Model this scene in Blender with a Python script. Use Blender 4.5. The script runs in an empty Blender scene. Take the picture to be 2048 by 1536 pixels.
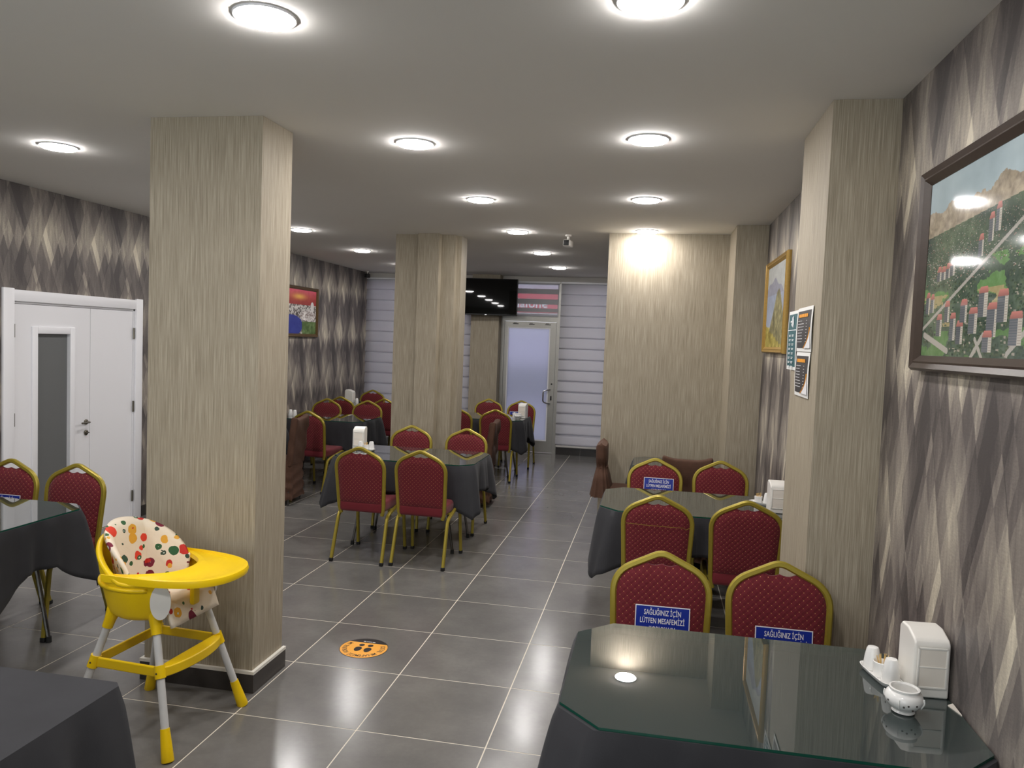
import bpy, bmesh, math, random
import numpy as np
from mathutils import Vector, Matrix
random.seed(7); rng = np.random.default_rng(7)
S = bpy.context.scene
COL = S.collection
# ------------------------------------------------------------------ camera
cd = bpy.data.cameras.new('camera'); cam = bpy.data.objects.new('camera', cd); COL.objects.link(cam)
F_PX, YAW, PITCH, ROLL = 1533.35, -.1823, -.0570, -.0386
CAM = Vector((2.4472, -3.2063, 1.7910))
fw = Vector((math.sin(YAW)*math.cos(PITCH), math.cos(YAW)*math.cos(PITCH), math.sin(PITCH)))
rt = Vector((math.cos(YAW), -math.sin(YAW), 0)); dn = fw.cross(rt)
r2 = math.cos(ROLL)*rt + math.sin(ROLL)*dn; d2 = -math.sin(ROLL)*rt + math.cos(ROLL)*dn
cam.matrix_world = Matrix(((r2.x, -d2.x, -fw.x, CAM.x), (r2.y, -d2.y, -fw.y, CAM.y), (r2.z, -d2.z, -fw.z, CAM.z), (0, 0, 0, 1)))
cd.sensor_width = 36; cd.lens = F_PX/2048*36; cd.clip_start = .05; cd.clip_end = 200
S.camera = cam
# ------------------------------------------------------------------ world, exposure
w = bpy.data.worlds.new('sky'); S.world = w; w.use_nodes = True
w.node_tree.nodes['Background'].inputs[0].default_value = (.94, .96, 1.0, 1)
w.node_tree.nodes['Background'].inputs[1].default_value = 1.15
S.view_settings.view_transform = 'Standard'; S.view_settings.look = 'None'
S.view_settings.gamma = 1; S.view_settings.use_curve_mapping = False
S.view_settings.exposure = 1.25
cy_ = S.cycles; cy_.max_bounces = 7; cy_.diffuse_bounces = 4; cy_.glossy_bounces = 4; cy_.transmission_bounces = 5; cy_.transparent_max_bounces = 10; cy_.caustics_reflective = False; cy_.caustics_refractive = False
LAMP = 60.0          # radiance of the ceiling downlights

H = 2.81             # ceiling height
XL, XRN, XRF, YB, YF = -2.25, 3.37, 3.32, 8.88, -4.6

# ------------------------------------------------------------------ node helpers
def lin(c):
    return tuple(((v/12.92) if v <= .04045 else ((v+.055)/1.055)**2.4) for v in c)
def rgb(r, g, b): return lin((r/255, g/255, b/255)) + (1,)
class NT:
    def __init__(s, name):
        s.m = bpy.data.materials.new(name); s.m.use_nodes = True; s.t = s.m.node_tree
        s.b = s.t.nodes['Principled BSDF']; s.out = s.t.nodes['Material Output']
    def n(s, k, **kw):
        nd = s.t.nodes.new(k)
        for a, v in kw.items(): setattr(nd, a, v)
        return nd
    def l(s, a, b): s.t.links.new(a, b)
    def val(s, x, sock):
        if isinstance(x, (int, float)): sock.default_value = x
        elif isinstance(x, tuple): sock.default_value = x
        else: s.l(x, sock)
    def math(s, op, a, b=0.0, c=None):
        nd = s.n('ShaderNodeMath', operation=op); s.val(a, nd.inputs[0]); s.val(b, nd.inputs[1])
        if c is not None: s.val(c, nd.inputs[2])
        return nd.outputs[0]
    def mix(s, f, a, b, bl='MIX'):
        nd = s.n('ShaderNodeMix', data_type='RGBA', blend_type=bl); s.val(f, nd.inputs[0]); s.val(a, nd.inputs[6]); s.val(b, nd.inputs[7]); return nd.outputs[2]
    def xyz(s, kind='Object'):
        c = s.n('ShaderNodeTexCoord'); sp = s.n('ShaderNodeSeparateXYZ'); s.l(c.outputs[kind], sp.inputs[0]); return sp.outputs, c.outputs[kind]
    def vec(s, x, y, z=0.0):
        c = s.n('ShaderNodeCombineXYZ'); s.val(x, c.inputs[0]); s.val(y, c.inputs[1]); s.val(z, c.inputs[2]); return c.outputs[0]
    def noise(s, v, scale, detail=3, rough=.55):
        nd = s.n('ShaderNodeTexNoise'); s.l(v, nd.inputs['Vector']); nd.inputs['Scale'].default_value = scale
        nd.inputs['Detail'].default_value = detail; nd.inputs['Roughness'].default_value = rough; return nd.outputs[0]
    def ramp(s, f, stops, interp='LINEAR'):
        nd = s.n('ShaderNodeValToRGB'); nd.color_ramp.interpolation = interp; e = nd.color_ramp.elements
        while len(e) < len(stops): e.new(.5)
        for i, (p, c) in enumerate(stops): e[i].position = p; e[i].color = c
        s.l(f, nd.inputs[0]); return nd.outputs[0]
    def mr(s, x, a, b, c=0., d=1.):
        nd = s.n('ShaderNodeMapRange'); s.val(x, nd.inputs[0])
        for i, v in enumerate((a, b, c, d)): nd.inputs[1+i].default_value = v
        return nd.outputs[0]
    def bump(s, h, strength=.3, dist=.002):
        nd = s.n('ShaderNodeBump'); nd.inputs['Strength'].default_value = strength; nd.inputs['Distance'].default_value = dist
        s.l(h, nd.inputs['Height']); s.l(nd.outputs[0], s.b.inputs['Normal'])
    def col(s, c): s.val(c, s.b.inputs['Base Color'])
    def rough(s, r): s.val(r, s.b.inputs['Roughness'])
MAT = {}
def plain(name, c, rough=.5, metal=0., spec=.5, noise=0.0, nscale=30):
    m = NT(name); m.b.inputs['Metallic'].default_value = metal; m.rough(rough); m.b.inputs['Specular IOR Level'].default_value = spec
    if noise:
        _, v = m.xyz(); f = m.noise(v, nscale)
        d = tuple(x*(1-noise) for x in c[:3])+(1,); u = tuple(min(1, x*(1+noise)) for x in c[:3])+(1,)
        m.col(m.mix(f, d, u))
    else: m.col(c)
    MAT[name] = m.m; return m
# --- surfaces
plain('ceiling_paint', rgb(238, 236, 231), .9, noise=.015, nscale=3)
plain('white_paint', rgb(236, 236, 239), .32)
plain('white_trim', rgb(232, 228, 218), .5)
plain('plaster', rgb(200, 196, 188), .85)
plain('dark_gap', rgb(22, 22, 22), .8)
plain('aluminium', rgb(176, 174, 168), .38, .75, noise=.06)
plain('steel', rgb(205, 205, 205), .18, 1)
plain('brushed_metal', rgb(120, 115, 104), .35, .9)
plain('chrome_dark', rgb(120, 118, 116), .2, 1)
plain('black_plastic', rgb(18, 18, 18), .45)
plain('rubber', rgb(14, 14, 13), .7)
plain('screen', rgb(12, 13, 13), .025, spec=.3)
plain('wood_frame', rgb(66, 54, 46), .35, noise=.25, nscale=40)
plain('gold_frame', rgb(166, 132, 62), .4, .4, noise=.2, nscale=60)
plain('bronze_frame', rgb(96, 74, 40), .4, .3, noise=.25, nscale=60)
plain('yellow_plastic', rgb(246, 206, 8), .36)
plain('white_plastic', rgb(236, 233, 226), .3)
plain('porcelain', rgb(240, 239, 236), .12)
plain('porcelain_print', rgb(70, 66, 62), .3)
plain('grey_tube', rgb(208, 208, 206), .35)
plain('napkin', rgb(240, 232, 220), .85)
plain('toothpick', rgb(225, 190, 120), .7)
plain('blue_print', rgb(20, 46, 150), .4)
plain('white_print', rgb(238, 238, 240), .45)
plain('orange_print', rgb(245, 172, 62), .45)
plain('amber_print', rgb(240, 160, 40), .5)
plain('black_print', rgb(30, 27, 28), .45)
plain('teal_print', rgb(38, 92, 100), .5)
plain('charcoal_print', rgb(54, 52, 54), .5)
plain('paper', rgb(232, 232, 228), .7)
plain('red_sign', rgb(226, 60, 84), .5)
plain('street', rgb(150, 150, 152), .9, noise=.2, nscale=2)
plain('facade', rgb(205, 200, 214), .9, noise=.1, nscale=1)
plain('facade_dark', rgb(110, 116, 120), .8)
plain('table_wood', rgb(70, 56, 44), .5)
plain('brown_cloth', rgb(80, 53, 38), .85, noise=.22, nscale=22)
def fabric(name, c, var):
    m = plain(name, c, .9, spec=.2); (x, y, z), v = m.xyz()
    f = m.noise(v, 9, 4); g = m.noise(v, 420, 2)
    m.col(m.mix(f, tuple(k*(1-var) for k in c[:3])+(1,), tuple(k*(1+var) for k in c[:3])+(1,)))
    m.b.inputs['Sheen Weight'].default_value = .06; m.b.inputs['Sheen Roughness'].default_value = .5
    m.bump(g, .25, .0008)
fabric('grey_cloth', rgb(54, 54, 57), .18)
# --- chair upholstery: dark red with a stitched lozenge net and gold dots
def upholstery():
    m = NT('red_upholstery'); (x, y, z), v = m.xyz(); p = .031
    a = m.math('DIVIDE', m.math('ADD', x, z), p); b = m.math('DIVIDE', m.math('SUBTRACT', x, z), p)
    def tri(t): return m.math('ABSOLUTE', m.math('SUBTRACT', m.math('FRACT', m.math('ADD', t, .5)), .5))
    ta, tb = tri(a), tri(b)
    line = m.math('MAXIMUM', m.mr(ta, .0, .07, 1, 0), m.mr(tb, .0, .07, 1, 0))
    d = m.math('SQRT', m.math('ADD', m.math('MULTIPLY', ta, ta), m.math('MULTIPLY', tb, tb)))
    dot = m.mr(d, .055, .085, 1, 0)
    base = m.mix(m.noise(v, 160), rgb(88, 9, 22), rgb(110, 13, 30))
    c = m.mix(m.math('MULTIPLY', line, .35), base, rgb(146, 44, 52))
    m.col(m.mix(m.math('MULTIPLY', dot, .85), c, rgb(226, 176, 110))); m.rough(.85)
    m.b.inputs['Sheen Weight'].default_value = .15
    m.bump(m.math('MULTIPLY', m.math('ADD', ta, tb), 1.0), .35, .006); MAT['red_upholstery'] = m.m
    m = plain('red_cloth', rgb(106, 13, 28), .8, noise=.12, nscale=140); m.b.inputs['Sheen Weight'].default_value = .15
upholstery()
plain('gold_metal', rgb(162, 145, 54), .36, .45, noise=.08, nscale=60)
# --- beige ribbed wallpaper
def beige():
    m = NT('beige_wallpaper'); (x, y, z), v = m.xyz(); h = m.math('ADD', x, y)
    f1 = m.noise(m.vec(m.math('MULTIPLY', h, 250.), m.math('MULTIPLY', z, 4.0)), 1., 4, .62)
    f2 = m.noise(m.vec(m.math('MULTIPLY', h, 34.), m.math('MULTIPLY', z, .8)), 1., 2, .5)
    f = m.math('ADD', m.math('MULTIPLY', f1, .90), m.math('MULTIPLY', f2, .10))
    m.col(m.ramp(f, [(.28, rgb(128, 118, 100)), (.47, rgb(155, 145, 126)), (.66, rgb(182, 172, 153))])); m.rough(.62)
    m.b.inputs['Specular IOR Level'].default_value = .35
    m.bump(f1, .35, .002); MAT['beige_wallpaper'] = m.m
beige()
# --- painted lozenge wallpaper for walls that run along y
def lozenge():
    m = NT('lozenge_wallpaper'); (x, y, z), v = m.xyz()
    warp = m.math('MULTIPLY', m.math('SUBTRACT', m.noise(v, 3.0, 3), .5), .035)
    u = m.math('ADD', y, warp); zz = z
    def lattice(w_, h_, ou, oz, seed, nper):
        a = m.math('ADD', m.math('DIVIDE', m.math('ADD', u, ou), w_), m.math('DIVIDE', m.math('ADD', zz, oz), h_))
        b = m.math('SUBTRACT', m.math('DIVIDE', m.math('ADD', u, ou), w_), m.math('DIVIDE', m.math('ADD', zz, oz), h_))
        fa, fb = m.math('FLOOR', a), m.math('FLOOR', b)
        nd = m.n('ShaderNodeTexWhiteNoise', noise_dimensions='3D')
        m.l(m.vec(m.math('FLOORED_MODULO', fa, nper), m.math('FLOORED_MODULO', fb, nper), seed), nd.inputs['Vector'])
        return nd.outputs['Value']
    big = lattice(.175, .46, 0., .07, 3., 3.)
    mid = lattice(.0875, .23, .02, .11, 8., 6.)
    per = .55
    band = m.math('SINE', m.math('MULTIPLY', m.math('ADD', zz, .08), 2*math.pi/.60))
    colm = m.math('COSINE', m.math('MULTIPLY', m.math('ADD', y, .1), 2*math.pi/.525))
    streak = m.noise(m.vec(m.math('MULTIPLY', y, 34.), m.math('MULTIPLY', z, 3.5), 2.), 1., 5, .65)
    scr = m.noise(m.vec(m.math('MULTIPLY', y, 60.), m.math('MULTIPLY', z, 150.)), 1., 3, .7)
    t = m.math('MULTIPLY', big, .50)
    t = m.math('ADD', t, m.math('MULTIPLY', mid, .26))
    t = m.math('ADD', t, m.math('MULTIPLY', streak, .48))
    t = m.math('ADD', t, m.math('MULTIPLY', scr, .18))
    t = m.math('ADD', t, m.math('MULTIPLY', band, .07))
    t = m.math('ADD', t, m.math('MULTIPLY', colm, .11))
    c = m.ramp(m.mr(t, .34, 1.08), [(0., rgb(78, 73, 72)), (.30, rgb(112, 105, 101)), (.52, rgb(146, 138, 129)), (.72, rgb(188, 179, 162)), (.90, rgb(226, 217, 196))])
    m.col(c); m.rough(.5); m.b.inputs['Specular IOR Level'].default_value = .4
    m.bump(scr, .25, .0015); MAT['lozenge_wallpaper'] = m.m
lozenge()
# --- floor tile
def tile():
    m = NT('floor_tile'); (x, y, z), v = m.xyz()
    inf = m.n('ShaderNodeObjectInfo'); rv = inf.outputs['Random']
    gm = m.n('ShaderNodeNewGeometry'); pos = gm.outputs['Position']
    off = m.n('ShaderNodeVectorMath', operation='ADD'); m.l(pos, off.inputs[0]); m.l(m.vec(m.math('MULTIPLY', rv, 40.), 0., 0.), off.inputs[1])
    n1 = m.noise(off.outputs[0], 3.2, 5, .6); n2 = m.noise(off.outputs[0], 40, 3, .6)
    t = m.math('ADD', m.math('MULTIPLY', n1, .8), m.math('MULTIPLY', n2, .2))
    c = m.ramp(t, [(.30, rgb(105, 103, 101)), (.5, rgb(115, 113, 110)), (.70, rgb(126, 124, 120))])
    m.col(m.mix(.5, c, m.mix(rv, c, m.mix(.5, c, rgb(84, 82, 80))))); 
    m.rough(m.mr(n1, .3, .7, .18, .215)); m.bump(n1, .03, .004); MAT['floor_tile'] = m.m
    m = plain('grout', rgb(222, 214, 198), .8)
    plain('skirting_tile', rgb(62, 58, 56), .3, noise=.2, nscale=12)
tile()
# --- glass
def glass(name, tint, refl_rough=.0, ior=1.5, refl_haze=0.):
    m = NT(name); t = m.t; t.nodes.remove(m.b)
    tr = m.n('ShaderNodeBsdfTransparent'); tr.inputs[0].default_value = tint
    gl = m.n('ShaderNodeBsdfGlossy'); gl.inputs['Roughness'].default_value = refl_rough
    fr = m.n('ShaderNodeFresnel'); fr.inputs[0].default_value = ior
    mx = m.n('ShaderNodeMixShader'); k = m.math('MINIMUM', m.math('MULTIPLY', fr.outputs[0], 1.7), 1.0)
    m.l(k, mx.inputs[0]); hz = m.n('ShaderNodeBsdfDiffuse'); hz.inputs[0].default_value = (.40, .52, .50, 1); hm = m.n('ShaderNodeMixShader'); hm.inputs[0].default_value = refl_haze; m.l(tr.outputs[0], hm.inputs[1]); m.l(hz.outputs[0], hm.inputs[2]); m.l(hm.outputs[0], mx.inputs[1]); m.l(gl.outputs[0], mx.inputs[2]); m.l(mx.outputs[0], m.out.inputs[0]); MAT[name] = m.m
glass('table_glass', (.82, .92, .88, 1), .004, refl_haze=.10)  # teal diffuse mixed in, paints the pale ceiling reflection onto the glass
glass('clear_glass', (.93, .96, .96, 1), .0)
plain('glass_edge', rgb(16, 72, 58), .1)
def frosted():
    m = NT('frosted_glass'); t = m.t; t.nodes.remove(m.b)
    a = m.n('ShaderNodeBsdfTranslucent'); a.inputs[0].default_value = (.64, .64, .72, 1)
    r = m.n('ShaderNodeBsdfRefraction'); r.inputs[0].default_value = (.64, .66, .74, 1); r.inputs['Roughness'].default_value = .42; r.inputs['IOR'].default_value = 1.15
    g = m.n('ShaderNodeBsdfGlossy'); g.inputs['Roughness'].default_value = .35
    x = m.n('ShaderNodeMixShader'); x.inputs[0].default_value = .65; m.l(a.outputs[0], x.inputs[1]); m.l(r.outputs[0], x.inputs[2])
    y = m.n('ShaderNodeMixShader'); y.inputs[0].default_value = .06; m.l(x.outputs[0], y.inputs[1]); m.l(g.outputs[0], y.inputs[2]); m.l(y.outputs[0], m.out.inputs[0]); MAT['frosted_glass'] = m.m
frosted()
plain('grey_frosted', rgb(104, 106, 106), .45)
def blind():
    for nm, c, k in (('blind_fabric', (.92, .91, .93, 1), .60), ('blind_sheer', (.8, .8, .84, 1), .0), ('blind_shade', (.50, .50, .52, 1), .18)):
        m = NT(nm); t = m.t; t.nodes.remove(m.b)
        d = m.n('ShaderNodeBsdfDiffuse'); d.inputs[0].default_value = c
        if nm == 'blind_sheer': e = m.n('ShaderNodeBsdfTransparent'); k = .62
        else: e = m.n('ShaderNodeBsdfTranslucent')
        e.inputs[0].default_value = c
        x = m.n('ShaderNodeMixShader'); x.inputs[0].default_value = k; m.l(d.outputs[0], x.inputs[1]); m.l(e.outputs[0], x.inputs[2]); m.l(x.outputs[0], m.out.inputs[0]); MAT[nm] = m.m
blind()
def lamp():
    m = NT('lamp_diffuser'); m.b.inputs['Emission Color'].default_value = (1., .962, .945, 1); m.b.inputs['Emission Strength'].default_value = LAMP
    m.col((.9, .9, .9, 1)); MAT['lamp_diffuser'] = m.m
lamp()
# --- fruit print for the high chair cushion
def fruit():
    m = NT('fruit_print'); (x, y, z), v = m.xyz()
    wv = m.n('ShaderNodeVectorMath', operation='ADD'); m.l(v, wv.inputs[0])
    nz = m.n('ShaderNodeTexNoise'); m.l(v, nz.inputs['Vector']); nz.inputs['Scale'].default_value = 26
    sc = m.n('ShaderNodeVectorMath', operation='SCALE'); m.l(nz.outputs['Color'], sc.inputs[0]); sc.inputs['Scale'].default_value = .016; m.l(sc.outputs[0], wv.inputs[1])
    c = rgb(236, 222, 200)
    for i, (scale, off, r0, stops) in enumerate((
        (15., 0., .34, [(0., rgb(196, 40, 30)), (.22, rgb(120, 20, 50)), (.42, rgb(40, 92, 52)), (.6, rgb(226, 64, 40)), (.78, rgb(226, 166, 50)), (.9, rgb(52, 84, 66))]),
        (22., 3.7, .24, [(0., rgb(52, 96, 56)), (.3, rgb(230, 170, 60)), (.55, rgb(200, 44, 34)), (.8, rgb(46, 70, 54))]))):
        vo = m.n('ShaderNodeTexVoronoi', voronoi_dimensions='3D', feature='F1'); vo.inputs['Scale'].default_value = scale; vo.inputs['Randomness'].default_value = .75
        ad = m.n('ShaderNodeVectorMath', operation='ADD'); m.l(wv.outputs[0], ad.inputs[0]); ad.inputs[1].default_value = (off, off, off); m.l(ad.outputs[0], vo.inputs['Vector'])
        sp = m.n('ShaderNodeSeparateColor'); m.l(vo.outputs['Color'], sp.inputs[0])
        rr = m.math('MULTIPLY', m.math('ADD', .75, m.math('MULTIPLY', sp.outputs[1], .5)), r0)
        k = m.math('LESS_THAN', vo.outputs['Distance'], rr)
        fc = m.ramp(sp.outputs[0], stops, 'CONSTANT')
        core = m.math('MULTIPLY', m.math('LESS_THAN', vo.outputs['Distance'], m.math('MULTIPLY', rr, .45)), m.math('GREATER_THAN', sp.outputs[2], .68))
        fc = m.mix(core, fc, rgb(206, 222, 208))
        c = m.mix(k, c, fc)
    m.col(c); m.rough(.7); m.bump(m.noise(v, 18, 3), .35, .01); MAT['fruit_print'] = m.m
fruit()
def print_attr(name, rough):
    m = NT(name); a = m.n('ShaderNodeAttribute'); a.attribute_name = 'ink'; m.l(a.outputs['Color'], m.b.inputs['Base Color']); m.rough(rough); MAT[name] = m.m
print_attr('picture_print', .07); print_attr('canvas_print', .5)

# ------------------------------------------------------------------ mesh helpers
class MB:
    def __init__(s): s.v = []; s.f = []
    def add(s, vs, fs):
        o = len(s.v); s.v += [tuple(p) for p in vs]; s.f += [tuple(o+i for i in f) for f in fs]; return s
    def box(s, a, b):
        (x0, y0, z0), (x1, y1, z1) = a, b
        return s.add([(x0, y0, z0), (x1, y0, z0), (x1, y1, z0), (x0, y1, z0), (x0, y0, z1), (x1, y0, z1), (x1, y1, z1), (x0, y1, z1)],
                     [(3, 2, 1, 0), (4, 5, 6, 7), (0, 1, 5, 4), (1, 2, 6, 5), (2, 3, 7, 6), (3, 0, 4, 7)])
    def rbox(s, a, b, r, seg=2):
        bm = bmesh.new(); bmesh.ops.create_cube(bm, size=1)
        for v in bm.verts:
            v.co = Vector([a[i] + (v.co[i]+.5)*(b[i]-a[i]) for i in range(3)])
        bmesh.ops.bevel(bm, geom=bm.edges[:], offset=r, segments=seg, profile=.5, affect='EDGES', clamp_overlap=True)
        bm.verts.index_update(); s.add([v.co for v in bm.verts], [[v.index for v in f.verts] for f in bm.faces]); bm.free(); return s
    def prism(s, poly, z0, z1):
        n = len(poly); return s.add([(x, y, z0) for x, y in poly]+[(x, y, z1) for x, y in poly],
            [tuple(range(n-1, -1, -1)), tuple(range(n, 2*n))]+[(i, (i+1) % n, n+(i+1) % n, n+i) for i in range(n)])
    def tube(s, path, r, seg=8, square=False, cap=True, taper=None):
        P = [Vector(p) for p in path]; n = len(P); up = None; rings = []
        for i in range(n):
            t = (P[min(i+1, n-1)]-P[max(i-1, 0)]).normalized()
            if up is None:
                up = Vector((1, 0, 0)) if abs(t.x) < .9 else Vector((0, 1, 0))
            u = (up-t*up.dot(t)).normalized(); up = u; w_ = t.cross(u)
            k = r if taper is None else taper[i]
            if square:
                ring = []
                for sx, sy in ((1, .55), (.55, 1), (-.55, 1), (-1, .55), (-1, -.55), (-.55, -1), (.55, -1), (1, -.55)): ring.append(P[i]+u*(k*sx)+w_*(k*sy))
            else: ring = [P[i]+u*(k*math.cos(2*math.pi*j/seg))+w_*(k*math.sin(2*math.pi*j/seg)) for j in range(seg)]
            rings.append(ring)
        m = len(rings[0]); vs = [p for rg in rings for p in rg]; fs = []
        for i in range(n-1):
            for j in range(m): fs.append((i*m+j, i*m+(j+1) % m, (i+1)*m+(j+1) % m, (i+1)*m+j))
        if cap: fs.append(tuple(range(m-1, -1, -1))); fs.append(tuple((n-1)*m+j for j in range(m)))
        return s.add(vs, fs)
    def lathe(s, prof, c=(0, 0, 0), seg=24, cap0=True, cap1=True):
        vs = [(c[0]+r*math.cos(2*math.pi*j/seg), c[1]+r*math.sin(2*math.pi*j/seg), c[2]+z) for r, z in prof for j in range(seg)]; fs = []
        for i in range(len(prof)-1):
            for j in range(seg): fs.append((i*seg+j, i*seg+(j+1) % seg, (i+1)*seg+(j+1) % seg, (i+1)*seg+j))
        if cap0: fs.append(tuple(range(seg-1, -1, -1)))
        if cap1: fs.append(tuple((len(prof)-1)*seg+j for j in range(seg)))
        return s.add(vs, fs)
    def grid(s, fn, nu, nv, close_u=False):
        vs = [fn(i/(nu if close_u else nu-1), j/(nv-1)) for j in range(nv) for i in range(nu)]; fs = []
        for j in range(nv-1):
            for i in range(nu if close_u else nu-1): fs.append((j*nu+i, j*nu+(i+1) % nu, (j+1)*nu+(i+1) % nu, (j+1)*nu+i))
        return s.add(vs, fs)
    def xf(s, M): s.v = [tuple(M @ Vector(p)) for p in s.v]; return s
    def mesh(s, name, smooth=False):
        me = bpy.data.meshes.new(name); me.from_pydata(s.v, [], s.f)
        bm = bmesh.new(); bm.from_mesh(me); bmesh.ops.recalc_face_normals(bm, faces=bm.faces); bm.to_mesh(me); bm.free()
        if smooth: me.polygons.foreach_set('use_smooth', [True]*len(me.polygons))
        me.update(); return me
def auto_smooth(me, ang=40):
    me.polygons.foreach_set('use_smooth', [True]*len(me.polygons)); me.set_sharp_from_angle(angle=math.radians(ang))
def ob(name, mb, mat, parent=None, smooth=False, flat_normals=True):
    me = mb if isinstance(mb, bpy.types.Mesh) else mb.mesh(name)
    if smooth: auto_smooth(me)
    o = bpy.data.objects.new(name, me); COL.objects.link(o)
    if mat and not me.materials: me.materials.append(MAT[mat])
    if parent is not None: o.parent = parent
    return o
def tag(o, label=None, cat=None, group=None, kind=None):
    if label: o['label'] = label
    if cat: o['category'] = cat
    if group: o['group'] = group
    if kind: o['kind'] = kind
    return o
def thing(name, loc=(0, 0, 0), rz=0., label=None, cat=None, group=None):
    o = bpy.data.objects.new(name, None); COL.objects.link(o); o.empty_display_size = .1
    o.location = loc; o.rotation_euler = (0, 0, rz); return tag(o, label, cat, group)
def copy_tree(o, parent=None):
    c = o.copy(); COL.objects.link(c)
    if parent is not None: c.parent = parent
    for ch in list(o.children): copy_tree(ch, c)
    return c
def solid(o, t, off=-1):
    md = o.modifiers.new('thickness', 'SOLIDIFY'); md.thickness = t; md.offset = off; return o
def fillet(pts, rads, n=5):
    P = [Vector(p) for p in pts]; out = [P[0]]
    for i in range(1, len(P)-1):
        r = rads[i-1] if isinstance(rads, (list, tuple)) else rads
        a, b = (P[i-1]-P[i]), (P[i+1]-P[i]); d = min(r, a.length*.48, b.length*.48)
        p, q = P[i]+a.normalized()*d, P[i]+b.normalized()*d
        for k in range(n+1):
            t = k/n; out.append(p*(1-t)**2+P[i]*2*t*(1-t)+q*t*t)
    return out+[P[-1]]
_fontcache = {}
def text_mb(s_, size=1., offset=0., xs=1., align='CENTER'):
    key = (s_, offset)
    if key not in _fontcache:
        cu = bpy.data.curves.new('lettering', 'FONT'); cu.body = s_; cu.size = 1; cu.offset = offset; cu.resolution_u = 2
        o = bpy.data.objects.new('lettering', cu); COL.objects.link(o); bpy.context.view_layer.update()
        me = o.evaluated_get(bpy.context.evaluated_depsgraph_get()).to_mesh()
        _fontcache[key] = ([tuple(v.co) for v in me.vertices], [tuple(p.vertices) for p in me.polygons])
        COL.objects.unlink(o); bpy.data.objects.remove(o); bpy.data.curves.remove(cu)
    vs, fs = _fontcache[key]; mb = MB()
    if not vs: return mb, 0
    x0, x1 = min(v[0] for v in vs), max(v[0] for v in vs); cx = (x0+x1)/2 if align == 'CENTER' else x0
    mb.add([((v[0]-cx)*size*xs, v[1]*size, 0) for v in vs], fs); return mb, (x1-x0)*size*xs
def merge(a, b): return a.add(b.v, b.f)

# ------------------------------------------------------------------ the room
def struct(name, mb, mat, label=None, cat=None, parent=None, smooth=False):
    o = ob(name, mb, mat, parent, smooth)
    if parent is None: tag(o, label, cat, kind='structure')
    return o
floor = struct('floor', MB().box((XL-.1, YF-.1, -.10), (3.5, YB+.1, -.0008)), 'grout', 'grey square tiled floor with pale joints running to the far windows', 'floor')
tmesh = {}
g = .0029
for i in range(-4, 6):
    for j in range(-8, 15):
        x0, x1 = max(i*.6+g, XL), min(i*.6+.6-g, XRN if j < 1 else XRF); y0, y1 = max(j*.6+g, YF), min(j*.6+.6-g, YB)
        if x1-x0 < .02 or y1-y0 < .02: continue
        k = (round(x1-x0, 3), round(y1-y0, 3))
        if k not in tmesh:
            tmesh[k] = MB().box((-k[0]/2, -k[1]/2, -.0007), (k[0]/2, k[1]/2, 0)).mesh('floor_tile')
        o = ob('tile', tmesh[k], 'floor_tile', floor); o.location = ((x0+x1)/2, (y0+y1)/2, 0)
struct('ceiling', MB().box((XL-.1, YF-.1, H), (3.5, YB+.1, H+.08)), 'ceiling_paint', 'plain off-white flat ceiling with round downlights', 'ceiling')
# left wall with the opening of the double door
DY0, DY1, DZ = 1.70, 3.11, 1.965
mb = MB(); mb.box((XL-.1, YF, 0), (XL, DY0, H)); mb.box((XL-.1, DY1, 0), (XL, YB, H)); mb.box((XL-.1, DY0, DZ), (XL, DY1, H)); mb.box((XL-.1, DY0, 0), (XL-.095, DY1, DZ))
struct('wall_left', mb, 'lozenge_wallpaper', 'left wall papered in elongated grey lozenges', 'wall')
mb = MB(); mb.box((XRN, YF, 0), (XRN+.1, .45, H)); struct('wall_right', mb, 'lozenge_wallpaper', 'right wall with grey lozenge paper beside the nearest table', 'wall')
mb = MB(); mb.box((XRF, .45, 0), (XRF+.18, YB, H)); struct('wall_right_far', mb, 'lozenge_wallpaper', 'right wall with grey lozenge paper behind the gold-framed landscape', 'wall')
WX0, WX1, WZ0, WZ1 = -1.9, 3.0, .35, 2.65     # unseen window added behind the camera, daylight fill for the ceiling
mb = MB(); mb.box((XL-.1, YF-.1, 0), (3.5, YF, WZ0)); mb.box((XL-.1, YF-.1, WZ1), (3.5, YF, H)); mb.box((XL-.1, YF-.1, WZ0), (WX0, YF, WZ1)); mb.box((WX1, YF-.1, WZ0), (3.5, YF, WZ1))
struct('wall_front', mb, 'plaster', 'plain wall with an added daylight opening behind the photographer', 'wall')
t = thing('window_4', label='added unseen fill light window behind the photographer', cat='window'); t['kind'] = 'structure'
f_ = MB(); f_.box((WX0, YF-.08, WZ0), (WX0+.05, YF-.02, WZ1)); f_.box((WX1-.05, YF-.08, WZ0), (WX1, YF-.02, WZ1)); f_.box((WX0+.05, YF-.08, WZ0), (WX1-.05, YF-.02, WZ0+.05)); f_.box((WX0+.05, YF-.08, WZ1-.05), (WX1-.05, YF-.02, WZ1)); f_.box((.52, YF-.08, WZ0+.05), (.58, YF-.02, WZ1-.05))
ob('window_frame', f_, 'aluminium', t); ob('pane', MB().box((WX0+.05, YF-.055, WZ0+.05), (.52, YF-.047, WZ1-.05)), 'clear_glass', t); ob('pane', MB().box((.58, YF-.055, WZ0+.05), (WX1-.05, YF-.047, WZ1-.05)), 'clear_glass', t)
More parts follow.
